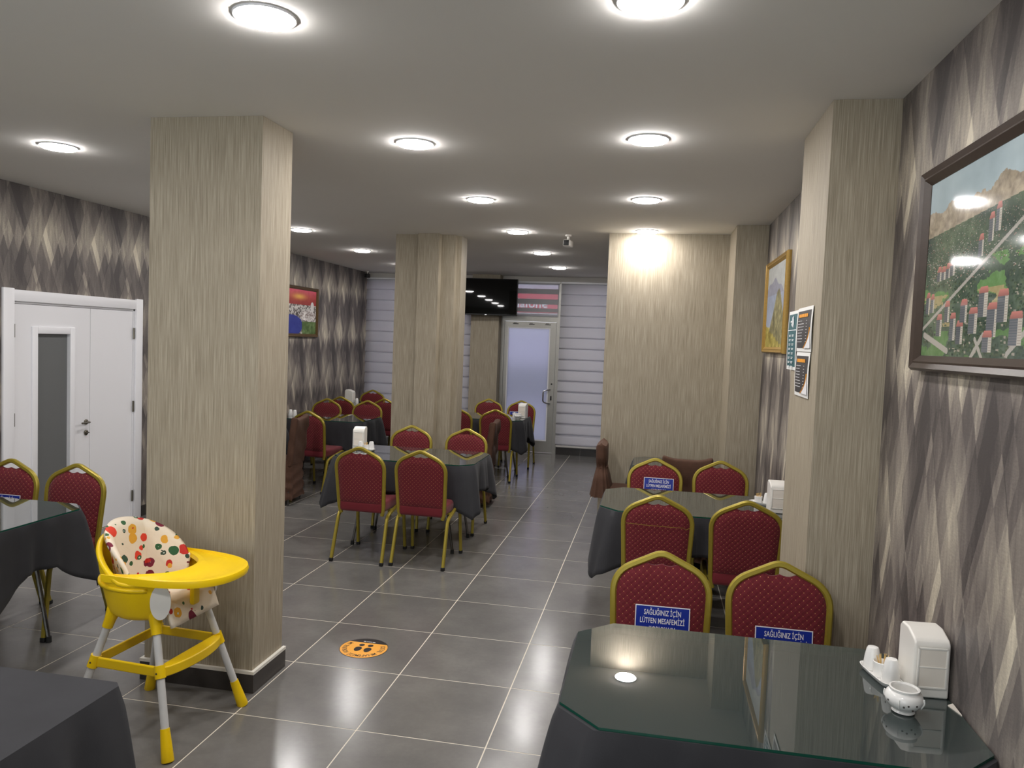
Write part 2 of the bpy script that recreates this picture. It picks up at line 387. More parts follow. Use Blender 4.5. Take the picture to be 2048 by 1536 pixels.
# back wall: band above, solid part right of the shopfront
mb = MB(); mb.box((XL-.1, YB, 2.735), (3.5, YB+.14, H)); mb.box((2.45, YB, 0), (3.5, YB+.14, 2.735)); mb.box((XL-.1, YB, 0), (-.44, YB+.14, .12)); mb.box((.97, YB, 0), (2.45, YB+.14, .12))
struct('wall_back', mb, 'plaster', 'pale end wall framing the shopfront windows and the glass door', 'wall')
tag(ob('baseboard_back', MB().box((.97, YB-.012, 0), (1.355, YB-.0005, .115)).box((1.36, YB-.012, 0), (1.95, YB-.0005, .115)), 'skirting_tile'), 'dark tile skirting below the right window blind', 'baseboard', kind='structure')
bl = bpy.data.objects.new('baseboard_left', MB().box((XL+.0005, DY1+.07, 0), (XL+.012, YB, .1)).box((XL+.0005, YF, 0), (XL+.012, DY0-.08, .1)).mesh('baseboard_left'))
COL.objects.link(bl); bl.data.materials.append(MAT['skirting_tile']); tag(bl, 'dark tile skirting along the left wall', 'baseboard', kind='structure')
br = ob('baseboard_right', MB().box((XRN-.012, YF, 0), (XRN-.0005, .10, .1)), 'skirting_tile'); tag(br, 'dark tile skirting along the near right wall', 'baseboard', kind='structure')
# columns
def column(name, boxes, label, skirt=None):
    t = thing(name, label=label, cat='column'); t['kind'] = 'structure'
    for a, b in boxes: ob('shaft', MB().box((a[0], a[1], 0), (b[0], b[1], H-.0005)), 'beige_wallpaper', t)
    return t
c1 = column('column', [((-.03, .215), (.565, .52))], 'thick square beige column beside the yellow high chair')
for (a, b) in (((-.045, .200), (.105, .215)), ((.108, .200), (.58, .215))): ob('skirting_tile', MB().box((a[0], a[1], 0), (b[0], b[1], .095)), 'skirting_tile', c1)
ob('skirting_tile', MB().box((.565, .2155, 0), (.58, .535, .095)), 'skirting_tile', c1)
ob('skirting_tile', MB().box((-.045, .2155, 0), (-.03, .535, .095)), 'skirting_tile', c1)
tr = MB(); tr.box((-.047, .198, .095), (.582, .215, .11)); tr.box((.565, .215, .095), (.582, .537, .11)); tr.box((-.047, .215, .095), (-.03, .537, .11))
ob('skirting_trim', tr, 'white_trim', c1)
column('column', [((-.155, 4.20), (.10, 4.52)), ((.10, 4.13), (.315, 4.52)), ((.315, 4.22), (.455, 4.52)), ((.455, 4.30), (.50, 4.52))], 'stepped beige column in the middle of the room between table groups')
column('column', [((3.108, .126), (XRN, .74))], 'beige pilaster on the right wall carrying three menu sheets')
column('column', [((3.065, 3.40), (XRF, 3.97))], 'far narrow beige pilaster in the corner beside the gold-framed picture')
column('column', [((1.985, 3.97), (XRF, 4.45))], 'wide beige partition block behind the far right table, lit by a downlight')
column('column', [((-.44, 8.66), (.01, YB-.001))], 'beige pier behind the television beside the glass door')
# left double door
d = thing('door_1', (0, 0, 0), 0, 'white double door with a narrow dark frosted pane in its left leaf', 'door'); d['kind'] = 'structure'
X0 = XL
fr = MB(); fr.box((X0-.09, DY0, 0), (X0+.0, DY0+.04, DZ)); fr.box((X0-.09, DY1-.04, 0), (X0, DY1, DZ)); fr.box((X0-.09, DY0, DZ-.04), (X0, DY1, DZ))
ob('door_frame', fr, 'white_paint', d)
ca = MB(); ca.rbox((X0+.0005, DY0-.075, 0), (X0+.022, DY0+.025, DZ+.07), .004); ca.rbox((X0+.0005, DY1-.025, 0), (X0+.022, DY1+.065, DZ+.07), .004); ca.rbox((X0+.0005, DY0+.02, DZ-.025), (X0+.02, DY1-.02, DZ+.06), .004)
ob('architrave', ca, 'white_paint', d, True)
ly0, lym, ly1 = DY0+.042, 2.535, DY1-.042
leaf1 = MB(); gy0, gy1, gz0, gz1 = 1.965, 2.30, .28, 1.70
xl0, xl1 = X0-.05, X0-.008
leaf1.box((xl0, ly0, .008), (xl1, gy0, DZ-.043)); leaf1.box((xl0, gy1, .008), (xl1, lym-.002, DZ-.043)); leaf1.box((xl0, gy0, .008), (xl1, gy1, gz0)); leaf1.box((xl0, gy0, gz1), (xl1, gy1, DZ-.043))
lf = ob('door_leaf', leaf1, 'white_paint', d)
ob('pane', MB().box((xl0+.01, gy0, gz0), (xl1-.02, gy1, gz1)), 'grey_frosted', lf)
pf = MB(); wv = .055
for a, b in (((gy0-wv, gz0-wv), (gy0, gz1+wv)), ((gy1, gz0-wv), (gy1+wv, gz1+wv)), ((gy0, gz1), (gy1, gz1+wv)), ((gy0, gz0-wv), (gy1, gz0))):
    pf.rbox((xl1-.002, a[0], a[1]), (xl1+.014, b[0], b[1]), .005)
ob('pane_moulding', pf, 'white_paint', lf, True)
l2 = ob('door_leaf', MB().box((xl0, lym+.002, .008), (xl1, ly1, DZ-.043)), 'white_paint', d)
hd = MB(); hd.lathe([(.022, 0), (.022, .008), (.016, .012)], seg=20); hd.tube(fillet([(0, 0, .01), (0, 0, .045), (-.10, 0, .05)], .012), .008)
hd.xf(Matrix.Translation((xl1, lym-.045, .962)) @ Matrix.Rotation(math.pi/2, 4, 'Y') @ Matrix.Rotation(math.pi/2, 4, 'Z'))
ob('door_handle', hd, 'brushed_metal', lf, True)
kc = MB(); kc.lathe([(.022, 0), (.022, .008), (.015, .012)], seg=20); kc.box((-.003, -.012, .012), (.003, .012, .03)); kc.xf(Matrix.Translation((xl1, lym-.045, .872)) @ Matrix.Rotation(math.pi/2, 4, 'Y'))
ob('lock_rosette', kc, 'brushed_metal', lf, True)
for yy, pr in ((ly0-.006, lf), (ly1+.004, l2)):
    for zz in (.22, 1.05, 1.72): ob('hinge', MB().tube([(xl1+.012, yy, zz-.05), (xl1+.012, yy, zz+.05)], .008), 'brushed_metal', pr, True)
# shopfront windows
def zebra(name, x0, x1, z0, z1, y, n, label, shade=False):
    t = thing(name, label=label, cat='blind')
    p = (z1-z0)/n
    def fn_mesh(x0_, x1_):
        mb = MB(); prof = [(-.004, .0), (.004, .06), (.016, .35), (.028, .72), (.031, .86), (.026, .94), (.008, .985), (-.006, 1.0)]
        for a, k in enumerate(prof): pass
        vs = []
        for xx in (x0_, x1_): vs += [(xx, -dy, -f*p) for dy, f in prof]
        m_ = len(prof); mb.add(vs, [(i, i+1, m_+i+1, m_+i) for i in range(m_-1)]); return mb.mesh('slat', True)
    me = fn_mesh(x0, x1)
    for k in range(n):
        o = ob('slat', me, 'blind_fabric', t); o.location = (0, y, z1-k*p)
        if k == 0: solid(o, .0015)
        else: solid(o, .0015)
    ob('head_rail', MB().rbox((x0, y-.04, z1), (x1, y+.03, z1+.03), .005), 'white_paint', t)
    ob('bottom_rail', MB().rbox((x0+.01, y-.01, z0-.03), (x1-.01, y+.008, z0-.004), .004), 'white_plastic', t)
    return t
zebra('window_blind', -2.243, -.46, .15, 2.70, 8.80, 15, 'pale banded roller blind in the far left corner beside the lozenge wall')
zebra('window_blind', .965, 2.30, .165, 2.70, 8.80, 15, 'pale banded roller blind between the glass door and the partition block')
wn = 0
for x0, x1, z0, z1 in ((-2.25, -.44, .12, 2.735), (.97, 2.45, .12, 2.735), (.01, .97, 2.18, 2.735)):
    wn += 1
    t = thing('window_%d' % wn, label=['large shopfront window behind the far left blind', 'large shopfront window behind the blind right of the door', 'small transom window above the glass door'][wn-1], cat='window'); t['kind'] = 'structure'
    f_ = MB(); e = .045
    f_.box((x0, YB+.02, z0), (x0+e, YB+.08, z1)); f_.box((x1-e, YB+.02, z0), (x1, YB+.08, z1)); f_.box((x0+e, YB+.02, z0), (x1-e, YB+.08, z0+e)); f_.box((x0+e, YB+.02, z1-e), (x1-e, YB+.08, z1))
    ob('window_frame', f_, 'aluminium', t); ob('pane', MB().box((x0+e, YB+.045, z0+e), (x1-e, YB+.053, z1-e)), 'clear_glass', t)
# transom blind: half open, sheer and solid bands in turn
t = thing('transom_blind', label='small banded blind above the glass door with a red shop sign showing through', cat='blind')
tz, bh = 2.70, .0
for k, (za, zb_, mt) in enumerate(((2.70, 2.615, 'blind_sheer'), (2.615, 2.535, 'blind_shade'), (2.535, 2.455, 'blind_sheer'), (2.455, 2.372, 'blind_shade'), (2.372, 2.31, 'blind_sheer'), (2.31, 2.25, 'blind_shade'), (2.25, 2.19, 'blind_sheer'))):
    ob('band', MB().box((.05, 8.81, zb_), (.925, 8.813, za)), mt, t)
ob('head_rail', MB().rbox((.03, 8.785, 2.70), (.94, 8.84, 2.73), .005), 'white_paint', t)
# glass door
d2_ = thing('door_2', label='aluminium street door with one frosted pane and a bowed pull handle', cat='door'); d2_['kind'] = 'structure'
fr = MB(); fr.box((.012, YB-.02, 0), (.065, YB+.08, 2.18)); fr.box((.905, YB-.02, 0), (.968, YB+.08, 2.735)); fr.box((.065, YB-.02, 2.10), (.905, YB+.08, 2.18)); fr.box((.065, YB, 0), (.905, YB+.08, .012))
ob('door_frame', fr, 'aluminium', d2_)
lf = MB(); y0, y1 = YB-.012, YB+.045
lf.box((.07, y0, .02), (.13, y1, 2.095)); lf.box((.80, y0, .02), (.90, y1, 2.095)); lf.box((.13, y0, 1.995), (.80, y1, 2.095)); lf.box((.13, y0, .02), (.80, y1, .21))
leaf = ob('door_leaf', lf, 'aluminium', d2_); ob('pane', MB().box((.13, YB+.01, .21), (.80, YB+.018, 1.995)), 'frosted_glass', leaf)
bead = MB()
for a, b in (((.122, .202), (.14, 2.003)), ((.79, .202), (.808, 2.003)), ((.14, 1.985), (.79, 2.003)), ((.14, .202), (.79, .22))): bead.box((a[0], y0-.006, a[1]), (b[0], y0, b[1]))
ob('glazing_bead', bead, 'white_paint', leaf)
ob('pull_handle', MB().tube(fillet([(.84, y0, 1.03), (.815, y0-.05, 1.03), (.74, y0-.07, 1.01), (.74, y0-.07, .83), (.815, y0-.05, .81), (.84, y0, .81)], .035), .012), 'steel', leaf, True)
ob('lock', MB().lathe([(.012, 0), (.012, .012), (.008, .014)], seg=16).xf(Matrix.Translation((.86, y0, 1.12)) @ Matrix.Rotation(math.pi/2, 4, 'X')), 'black_plastic', leaf, True)
ob('lock', MB().rbox((.845, y0-.014, .86), (.868, y0, .93), .004), 'black_plastic', leaf, True)
film = MB()
for k in range(3):
    xx = .2+.26*k; film.box((xx, y0-.0012, 2.05), (xx+.09, y0-.0002, 2.062)); film.box((xx+.01, y0-.0012, 2.066), (xx+.06, y0-.0002, 2.074))
ob('frame_film', film, 'black_print', leaf)
# street outside
tag(struct('street', MB().box((-9, YB+.15, -.12), (11, 22, -.02)), 'street', 'pale street outside the shopfront', 'ground'), kind='structure')
fc = MB(); fc.box((-9, 16, -.02), (11, 16.4, 9))
tag(struct('facade', fc, 'facade', 'pale building front across the street seen through the glass', 'building'), kind='structure')
tag(struct('plinth', MB().box((-9, 15.9, .30), (11, 16.0, 1.15)), 'facade_dark', 'dark band along the building front across the street', 'building'), kind='structure')
sg = thing('shop_sign', label='red shop sign with white letters seen through the blind above the door', cat='sign')
ob('board', MB().rbox((-5.0, 15.85, 2.50), (1.6, 16.0, 3.03), .02), 'red_sign', sg)
tx, wd = text_mb('vodafone', .32, .016, 1., 'LEFT'); tx.xf(Matrix.Translation((-1.43, 15.84, 2.63)) @ Matrix.Rotation(math.pi/2, 4, 'X'))
ob('lettering', tx, 'white_print', sg)
wb = ob('board', MB().rbox((-5.0, 15.86, 2.05), (1.6, 16.0, 2.495), .02), 'white_print', sg)
# ------------------------------------------------------------------ downlights
LIGHTS = [(1.15, -.85, 'middle row, directly above the foreground'), (2.385, -.85, 'right row, cut by the top edge of the photo'), (-1.0, .735, 'left of the thick column near the white door'),
 (1.15, .735, 'middle row, right of the thick column'), (2.366, .70, 'right row, before the menu pilaster'), (1.143, 2.32, 'middle row, above the first central table'), (2.338, 2.30, 'right row, above the second right-hand table'),
 (-1.07, 3.98, 'left row, beside the edge of the thick column'), (1.13, 3.93, 'middle row, beside the stepped column'), (2.326, 3.80, 'right row, against the partition block'), (-1.11, 5.70, 'left row, above the far left tables'),
 (1.115, 5.62, 'middle row, behind the ceiling camera'), (1.10, 7.32, 'middle row, nearest the street door'),
 (-1.0, -.85, 'left row, out of view at the near left'), (1.15, -2.45, 'middle row, behind the photographer'), (2.385, -2.45, 'right row, behind the photographer'), (-1.0, -2.45, 'left row, behind the photographer'), (-1.0, 2.32, 'left row, hidden by the thick column'), (-1.12, 7.35, 'left row, hidden by the stepped column')]
lp = None
for x, y, s_ in LIGHTS:
    if lp is None:
        lp = thing('downlight'); ob('trim_ring', MB().lathe([(.101, 0), (.101, -.004), (.099, -.007), (.096, -.007), (.094, -.002)], seg=36, cap0=False, cap1=False), 'white_paint', lp, True)
        ob('diffuser', MB().lathe([(.094, -.002), (.094, -.008), (.088, -.014), (.070, -.018), (.002, -.020)], seg=36, cap0=False), 'lamp_diffuser', lp, True); o = lp
    else: o = copy_tree(lp)
    o.location = (x, y, H); tag(o, 'round white downlight, ' + s_, 'light', 'ceiling downlights')

# ------------------------------------------------------------------ tables
def octagon(L, W, c): 
    a, b = L/2, W/2
    return [(-a+c, -b), (a-c, -b), (a, -b+c), (a, b-c), (a-c, b), (-a+c, b), (-a, b-c), (-a, -b+c)]
TZ = .757
def cloth_mesh(L, W, drop, cdrop, seed, c=.09, lim=(-9, 9, 9)):
    r = random.Random(seed); oc = octagon(L, W, c); pts = []; n = len(oc)
    per = []; 
    for i in range(n):
        a, b = Vector(oc[i]), Vector(oc[(i+1) % n]); d_ = (b-a); k = max(4, int(d_.length/.022)) if i % 2 == 0 else 9
        nrm = Vector((d_.y, -d_.x)).normalized()
        for q in range(k): per.append((a+d_*(q/k), nrm, i, q/k))
    N = len(per); cor = [(sx*(L/2-c/2), sy*(W/2-c/2)) for sx in (-1, 1) for sy in (-1, 1)]
    ph = [r.random()*6.28 for _ in range(4)]; skew = [r.uniform(-.02, .02) for _ in range(4)]
    rows = 12; vs = []; info = []
    for m_, (p, nrm, i, q) in enumerate(per):
        dc = min(range(4), key=lambda k: (p-Vector(cor[k])).length); dv = Vector(cor[dc]); dist = (p-dv).length
        w_ = max(0., 1-max(0, dist-.03)/.20); w_ = w_*w_*(3-2*w_)
        dirc = Vector((math.copysign(1, dv.x), math.copysign(1, dv.y))).normalized()
        nn = (nrm*(1-w_)+dirc*w_).normalized()
        t_lin = max(0., 1-dist/.27)
        ang = m_/N*2*math.pi
        fold = .014*math.sin(ang*9+ph[0])+.013*math.sin(ang*17+ph[1])+.011*math.sin(ang*31+ph[2])
        side = -.030*math.exp(-((dist-.16)/.05)**2)
        info.append((p, nn, nrm, w_, t_lin, fold, side, dc))
    top = []
    for j in range(rows):
        t = j/(rows-1); e = t**.8
        for p, nn, nrm, w_, t_lin, fold, side, dc in info:
            off = .007+e*(.018+.085*w_*(1+skew[dc]*8))
            wob = (fold+side)*e*(1-.4*w_)
            dz = (drop+(cdrop-drop)*t_lin)*t
            rnd = -.006*math.exp(-(t*18)**2)
            q = p+nn*(off+rnd)+nrm*wob
            vs.append((max(lim[0], min(lim[1], q.x)), min(lim[2], q.y), TZ-dz-.006*(1-math.exp(-(t*14)**2))))
    mb = MB(); mb.add(vs, [(j*N+i, j*N+(i+1) % N, (j+1)*N+(i+1) % N, (j+1)*N+i) for j in range(rows-1) for i in range(N)])
    # flat top, slightly inside
    o = len(mb.v); k = len(mb.v); mb.v += [(p.x, p.y, TZ) for p, *_ in info]; mb.f += [(o+i, o+(i+1) % N, (i+1) % N, i) for i in range(N)]; mb.f.append(tuple(o+i for i in range(N)))
    me = mb.mesh('tablecloth'); auto_smooth(me, 60); return me
def table(cx, cy, L, W, where, drop=.28, cdrop=.40, seed=1, glass=True, rz=0., lim=(-9, 9, 9), c=.09):
    t = thing('dining_table', (cx, cy, 0), rz, 'folding table with metal legs under the dark cloth ' + where, 'table', 'dining tables')
    ob('tabletop', MB().prism(octagon(L-.02, W-.02, c+.005), TZ-.030, TZ-.0025), 'table_wood', t)
    for sx in (-1, 1):
        for sy in (-1, 1):
            lg = ob('leg', MB().tube(fillet([(sx*(L/2-.28), sy*(W/2-.16), TZ-.03), (sx*(L/2-.26), sy*(W/2-.15), .55), (sx*(L/2-.17), sy*(W/2-.13), .02)], .12), .0115), 'chrome_dark', t, True)
            ob('foot_cap', MB().lathe([(.013, 0), (.016, .002), (.014, .035)], (sx*(L/2-.17), sy*(W/2-.13), 0), 12), 'rubber', lg, True)
        ob('cross_bar', MB().tube([(sx*(L/2-.268), -(W/2-.154), .60), (sx*(L/2-.268), W/2-.154, .60)], .009), 'chrome_dark', t, True)
    cl = ob('tablecloth', cloth_mesh(L, W, drop, cdrop, seed, c, (lim[0]-cx, lim[1]-cx, lim[2]-cy)), 'grey_cloth'); cl.location = (cx, cy, 0); cl.rotation_euler[2] = rz; solid(cl, .002, -1)
    tag(cl, 'dark grey cloth draped over the table ' + where, 'tablecloth', 'dark grey tablecloths')
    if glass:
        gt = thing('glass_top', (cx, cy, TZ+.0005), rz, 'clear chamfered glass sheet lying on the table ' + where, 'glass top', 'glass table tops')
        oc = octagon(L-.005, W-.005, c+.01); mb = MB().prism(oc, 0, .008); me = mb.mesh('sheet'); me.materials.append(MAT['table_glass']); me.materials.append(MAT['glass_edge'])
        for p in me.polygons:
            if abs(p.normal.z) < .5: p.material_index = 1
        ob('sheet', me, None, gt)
    return t
GZ = TZ+.0086
table(2.795, -.80, 1.14, .79, 'nearest the camera on the right', seed=2, c=.11, lim=(-9, XRN-.004, 9))
table(2.73, 1.93, 1.16, .80, 'second along the right wall', drop=.23, cdrop=.42, seed=3, c=.11, lim=(-9, XRF-.004, 9))
table(2.675, 3.61, .74, .68, 'before the partition block', seed=4, lim=(-9, 3.058, 3.963))
table(.43, 3.17, 1.22, .80, 'in the room centre', drop=.25, cdrop=.42, seed=5)
table(-1.49, 5.62, 1.20, .80, 'far left, second from the blind', seed=6, lim=(XL+.004, 9, 9))
table(.22, 6.78, 1.20, .80, 'beside the street door', drop=.25, cdrop=.42, seed=7)
table(-1.56, 7.55, 1.20, .80, 'far left by the blind', seed=8, lim=(XL+.004, 9, 9))
table(-1.245, .20, 1.20, .80, 'by the white double door', drop=.25, cdrop=.46, seed=9)
table(.34, -1.695, 1.28, .84, 'in the near left corner', drop=.62, cdrop=.68, seed=10, glass=False, c=.02)
table(-1.83, 4.15, .80, .80, 'behind the thick column', seed=11, lim=(XL+.004, 9, 9))
table(2.56, 6.3, 1.20, .80, 'hidden behind the partition block', drop=.28, cdrop=.38, seed=12)

# ------------------------------------------------------------------ red banquet chairs
def by(z): return -.185-(z-.42)*.13          # lean of the back
def make_chair():
    t = thing('banquet_chair')
    ztop = lambda x: .905-.115*min(1, abs(x)/.183)**1.05 if abs(x) < .183 else .79
    pts = [(-.172, .375), (-.186, .43), (-.203, .818), (0, .914), (.203, .818), (.186, .43), (.172, .375)]
    p3 = fillet([(x, by(z), z) for x, z in pts], [.03, .085, .035, .085, .03], 7)
    ob('back_frame', MB().tube(p3, .0135, square=True), 'gold_metal', t, True)
    # padded panel
    def hw(z): return .177+.016*(z-.42)/.40
    def top(x):
        a = abs(x); z = .914-(.096/.203)*a-.014
        if a > .120: z -= ((a-.120)/.069)**2.4*.052
        if a < .060: z -= .034*(1-(a/.060)**2)**.7
        return z
    nu, nv = 29, 22
    def surf(sgn):
        def fn(u, v):
            s_ = 2*u-1; x0 = s_*.189
            zt = top(x0); zb_ = .455; z = zb_+(zt-zb_)*v; x = s_*min(hw(z), .192)
            e = (1-abs(s_)**8)*(1-abs(2*v-1)**10)
            return (x, by(z)+sgn*(.004+.020*max(0, e)), z)
        return fn
    mb = MB(); mb.grid(surf(1), nu, nv); mb.grid(surf(-1), nu, nv); o = nu*nv
    ring = [i for i in range(nu)]+[j*nu+nu-1 for j in range(1, nv)]+[(nv-1)*nu+i for i in range(nu-2, -1, -1)]+[j*nu for j in range(nv-2, 0, -1)]
    for k in range(len(ring)): a, b = ring[k], ring[(k+1) % len(ring)]; mb.f.append((a, b, b+o, a+o))
    ob('backrest', mb, 'red_upholstery', t, True)
    st = MB(); st.rbox((-.190, -.205, .392), (.190, .225, .482), .026, 4)
    st.v = [(x*(1-.04*(y < 0)), y, z+(.012*(1-(x/.19)**2)*(1-((y-.01)/.22)**2) if z > .45 else 0)) for x, y, z in st.v]
    ob('seat', st, 'red_cloth', t, True)
    for s_ in (-1, 1):
        rear = fillet([(s_*.211, -.262, .012), (s_*.205, -.150, .368), (s_*.204, .03, .405)], .05, 5)
        front = fillet([(s_*.204, .03, .405), (s_*.204, .205, .438), (s_*.211, .258, .012)], .06, 6)
        for path, foot in ((rear, (s_*.211, -.262)), (front, (s_*.211, .258))):
            lg = ob('leg', MB().tube(path, .0125, square=True), 'gold_metal', t, True)
            ob('foot_cap', MB().rbox((foot[0]-.0145, foot[1]-.0145, 0), (foot[0]+.0145, foot[1]+.0145, .028), .004, 1), 'rubber', lg)
    ob('cross_bar', MB().tube([(-.204, -.02, .392), (.204, -.02, .392)], .010), 'gold_metal', t, True)
    return t
chair0 = make_chair(); used = [False]
PI = math.pi
def chair(x, y, rz, label):
    o = chair0 if not used[0] else copy_tree(chair0); used[0] = True
    o.location = (x, y, 0); o.rotation_euler = (0, 0, rz); tag(o, label, 'chair', 'red banquet chairs'); return o
R = math.radians
chair(.237, 2.655, R(-2), 'red banquet chair, back to us, left of the pair before the central table')
chair(.720, 2.675, R(-1), 'red banquet chair, back to us, right of the pair before the central table')
chair(.150, 3.745, PI+R(2), 'red banquet chair facing the camera across the central table, left one')
chair(.690, 3.760, PI-R(1), 'red banquet chair facing the camera across the central table, right one')
chair(-1.29, 5.00, R(-7), 'red banquet chair with its back to us behind the brown-covered chair at far left')
chair(-1.83, 6.17, PI, 'red banquet chair facing the camera, left of two across the far left table')
chair(-1.27, 6.20, PI, 'red banquet chair facing the camera, right of two across the far left table')
chair(-1.80, 7.07, R(-4), 'red banquet chair with its back to us below the far corner napkin box')
chair(-1.17, 7.12, R(-5), 'red banquet chair with its back to us close left of the stepped column')
chair(-1.93, 8.12, PI, 'red banquet chair against the far left blind')
chair(-1.22, 8.00, PI, 'red banquet chair against the blind, half hidden by the stepped column')
chair(.525, 6.415, R(0), 'red banquet chair with its back to us at the table beside the street door')
chair(.02, 6.40, R(0), 'red banquet chair mostly hidden behind the stepped column')
chair(.085, 7.57, PI, 'red banquet chair facing us before the beige pier')
c3 = chair(.575, 7.545, PI, 'red banquet chair with a blue sticker directly before the frosted street door')
chair(2.515, 1.575, R(-1), 'red banquet chair with a loose thread across its back at the second right table')
chair(3.02, 1.60, R(0), 'red banquet chair with its back to us, half behind the menu pilaster')
c8 = chair(2.495, 2.58, PI, 'red banquet chair with a blue sticker across the second right table')
chair(2.995, 2.66, PI, 'red banquet chair without a sticker across the second right table')
c7a = chair(2.525, -.165, PI+R(1), 'red banquet chair with a fully readable blue sticker across the nearest table')
c7b = chair(3.0, -.165, PI, 'red banquet chair beside the pilaster, blue sticker half hidden by the nearest table')
c10 = chair(-1.525, .715, PI, 'red banquet chair cut by the left edge of the photo by the white door')
chair(-1.055, .722, PI, 'red banquet chair between the left table and the white double door')
# stickers on chair backs
def sticker(ch, x, z, full=True):
    w_, h_ = .226, .115
    root = ob('notice_sticker', MB().box((-w_/2, 0, -h_/2), (w_/2, .0016, h_/2)), 'white_print', ch); root['label'] = 'white bordered blue distance notice'
    root.location = (x, by(z)+.0262, z); root.rotation_euler = (math.atan(.13), 0, 0)
    ob('field', MB().box((-w_/2+.004, .0016, -h_/2+.004), (w_/2-.004, .0021, h_/2-.004)), 'blue_print', root)
    m_ = MB()
    for k, s_ in enumerate(('SAĞLIĞINIZ İÇİN', 'LÜTFEN MESAFEMİZİ', 'KORUYALIM')):
        a, wd = text_mb(s_, .031, .012, .63); merge(m_, a.xf(Matrix.Translation((0, 0, .019-k*.034))@Matrix.Rotation(PI/2, 4, 'X')))
    m_.xf(Matrix.Translation((0, .0026, 0)) @ Matrix.Rotation(PI, 4, 'Z')); ob('lettering', m_, 'white_print', root)
sticker(c7a, -.01, .642); sticker(c7b, -.02, .602); sticker(c8, -.03, .715); sticker(c3, .05, .70); sticker(c10, .0, .645)
th = tag(ob('thread', MB().tube([(2.33, 1.305, .745), (2.45, 1.300, .742), (2.58, 1.300, .741), (2.66, 1.303, .741), (2.675, 1.303, .730), (2.685, 1.304, .738), (2.70, 1.306, .742)], .0012, 5), 'gold_metal'), 'thin gold thread stretched across a red chair back', 'thread')

# ------------------------------------------------------------------ brown slip-covered chairs
def wob(x, y, z, a=1.): return a*(.006*math.sin(23*x+31*z)+.005*math.sin(41*y-27*z+1.3)+.004*math.sin(57*z+19*x))
def brown_chair(loc, rz, label, tall=True):
    t = thing('covered_chair', loc, rz, label, 'chair', 'chairs in brown slipcovers')
    b = MB(); b.rbox((-.205, -.235, .40), (.205, -.165, .90), .022, 3)
    bm = bmesh.new(); me = b.mesh('t'); bm.from_mesh(me); bmesh.ops.subdivide_edges(bm, edges=[e for e in bm.edges if e.calc_length() > .15], cuts=9, use_grid_fill=True)
    for v in bm.verts:
        x, y, z = v.co; k = (z-.4)/.5
        y2 = y-.05*k+.018*(1-(x/.2)**2)*k; z2 = z+(.035*(abs(x)/.205)**3-.01)*max(0, k)**3
        v.co = (x*(1-.03*k)+wob(0, y, z, .4), y2+wob(x, 0, z, .8), z2)
    me2 = bpy.data.meshes.new('back_cover'); bm.to_mesh(me2); bm.free(); auto_smooth(me2, 60)
    ob('back_cover', me2, 'brown_cloth', t)
    def skirt(u, v):
        a = u*2*PI; c_, s_ = math.cos(a), math.sin(a); k = .32
        x = math.copysign(abs(c_)**k, c_)*.212; y = math.copysign(abs(s_)**k, s_)*.228-.005
        z = .47-v*.41; f = 1+.05*v
        cr = .010*math.sin(60*z+3*math.sin(a*2))*min(1, v*1.6) if tall else 0
        return (x*f+c_*(.010*v*math.sin(a*11)+cr), y*f+s_*(.010*v*math.sin(a*11)+cr), z+.008*math.sin(a*7)*v)
    sk = MB(); sk.grid(skirt, 84, 16, True); sk.f.append(tuple(range(84))); ob('seat_cover', sk, 'brown_cloth', t, True)
    for sx in (-1, 1):
        for sy in (-1, 1): ob('leg', MB().tube([(sx*.185, sy*.20, 0), (sx*.18, sy*.195, .42)], .010), 'chrome_dark', t, True)
    return t
brown_chair((-1.41, 4.22, 0), R(97), 'brown slip-covered chair beside the thick column, back toward the aisle')
brown_chair((.545, 4.86, 0), R(93), 'brown slip-covered chair half hidden behind the central table chairs')
brown_chair((2.735, 3.28, 0), R(2), 'brown slip-covered chair with its back to us behind the red chairs at right')
# the one gathered at the waist
t = thing('covered_chair', (2.245, 3.66, 0), R(-90), 'brown slip-covered chair tied at the waist at the edge of the partition block', 'chair', 'chairs in brown slipcovers')
def gath(u, v):
    a = u*2*PI; c_, s_ = math.cos(a), math.sin(a); z = .91-v*.46; k = .45
    hwid, thk = .20, .050
    pinch = math.exp(-((z-.70)/.05)**2); fl = max(0, (.70-z)/.25)
    hwid *= 1-.22*pinch+.12*fl; thk = thk*(1-.15*pinch)+.045*fl
    rip = (.010*fl+.005*pinch)*math.sin(a*12)
    edge = min(1, v*22)**.5
    return (math.copysign(abs(c_)**k, c_)*hwid*(.9+.1*edge)+c_*rip, -.205-.03*(z-.45)+math.copysign(abs(s_)**.7, s_)*thk*edge+s_*rip, z+.02*abs(c_)**3*(1-v))
mb = MB(); mb.grid(gath, 72, 30, True); mb.f.append(tuple(range(72))); mb.f.append(tuple(29*72+i for i in range(71, -1, -1))); ob('back_cover', mb, 'brown_cloth', t, True)
ob('tie', MB().tube([(.158*math.cos(a), -.212+.047*math.sin(a), .70) for a in [i*2*PI/24 for i in range(25)]], .006), 'brown_cloth', t, True)
sc = MB(); sc.rbox((-.20, -.16, .44), (.20, .22, .52), .022, 3); ob('seat_cover', sc, 'brown_cloth', t, True)
for sx in (-1, 1):
    for sy in (-1, 1): ob('leg', MB().tube([(sx*.185, sy*.19, 0), (sx*.175, sy*.18, .45)], .011), 'chrome_dark', t, True)

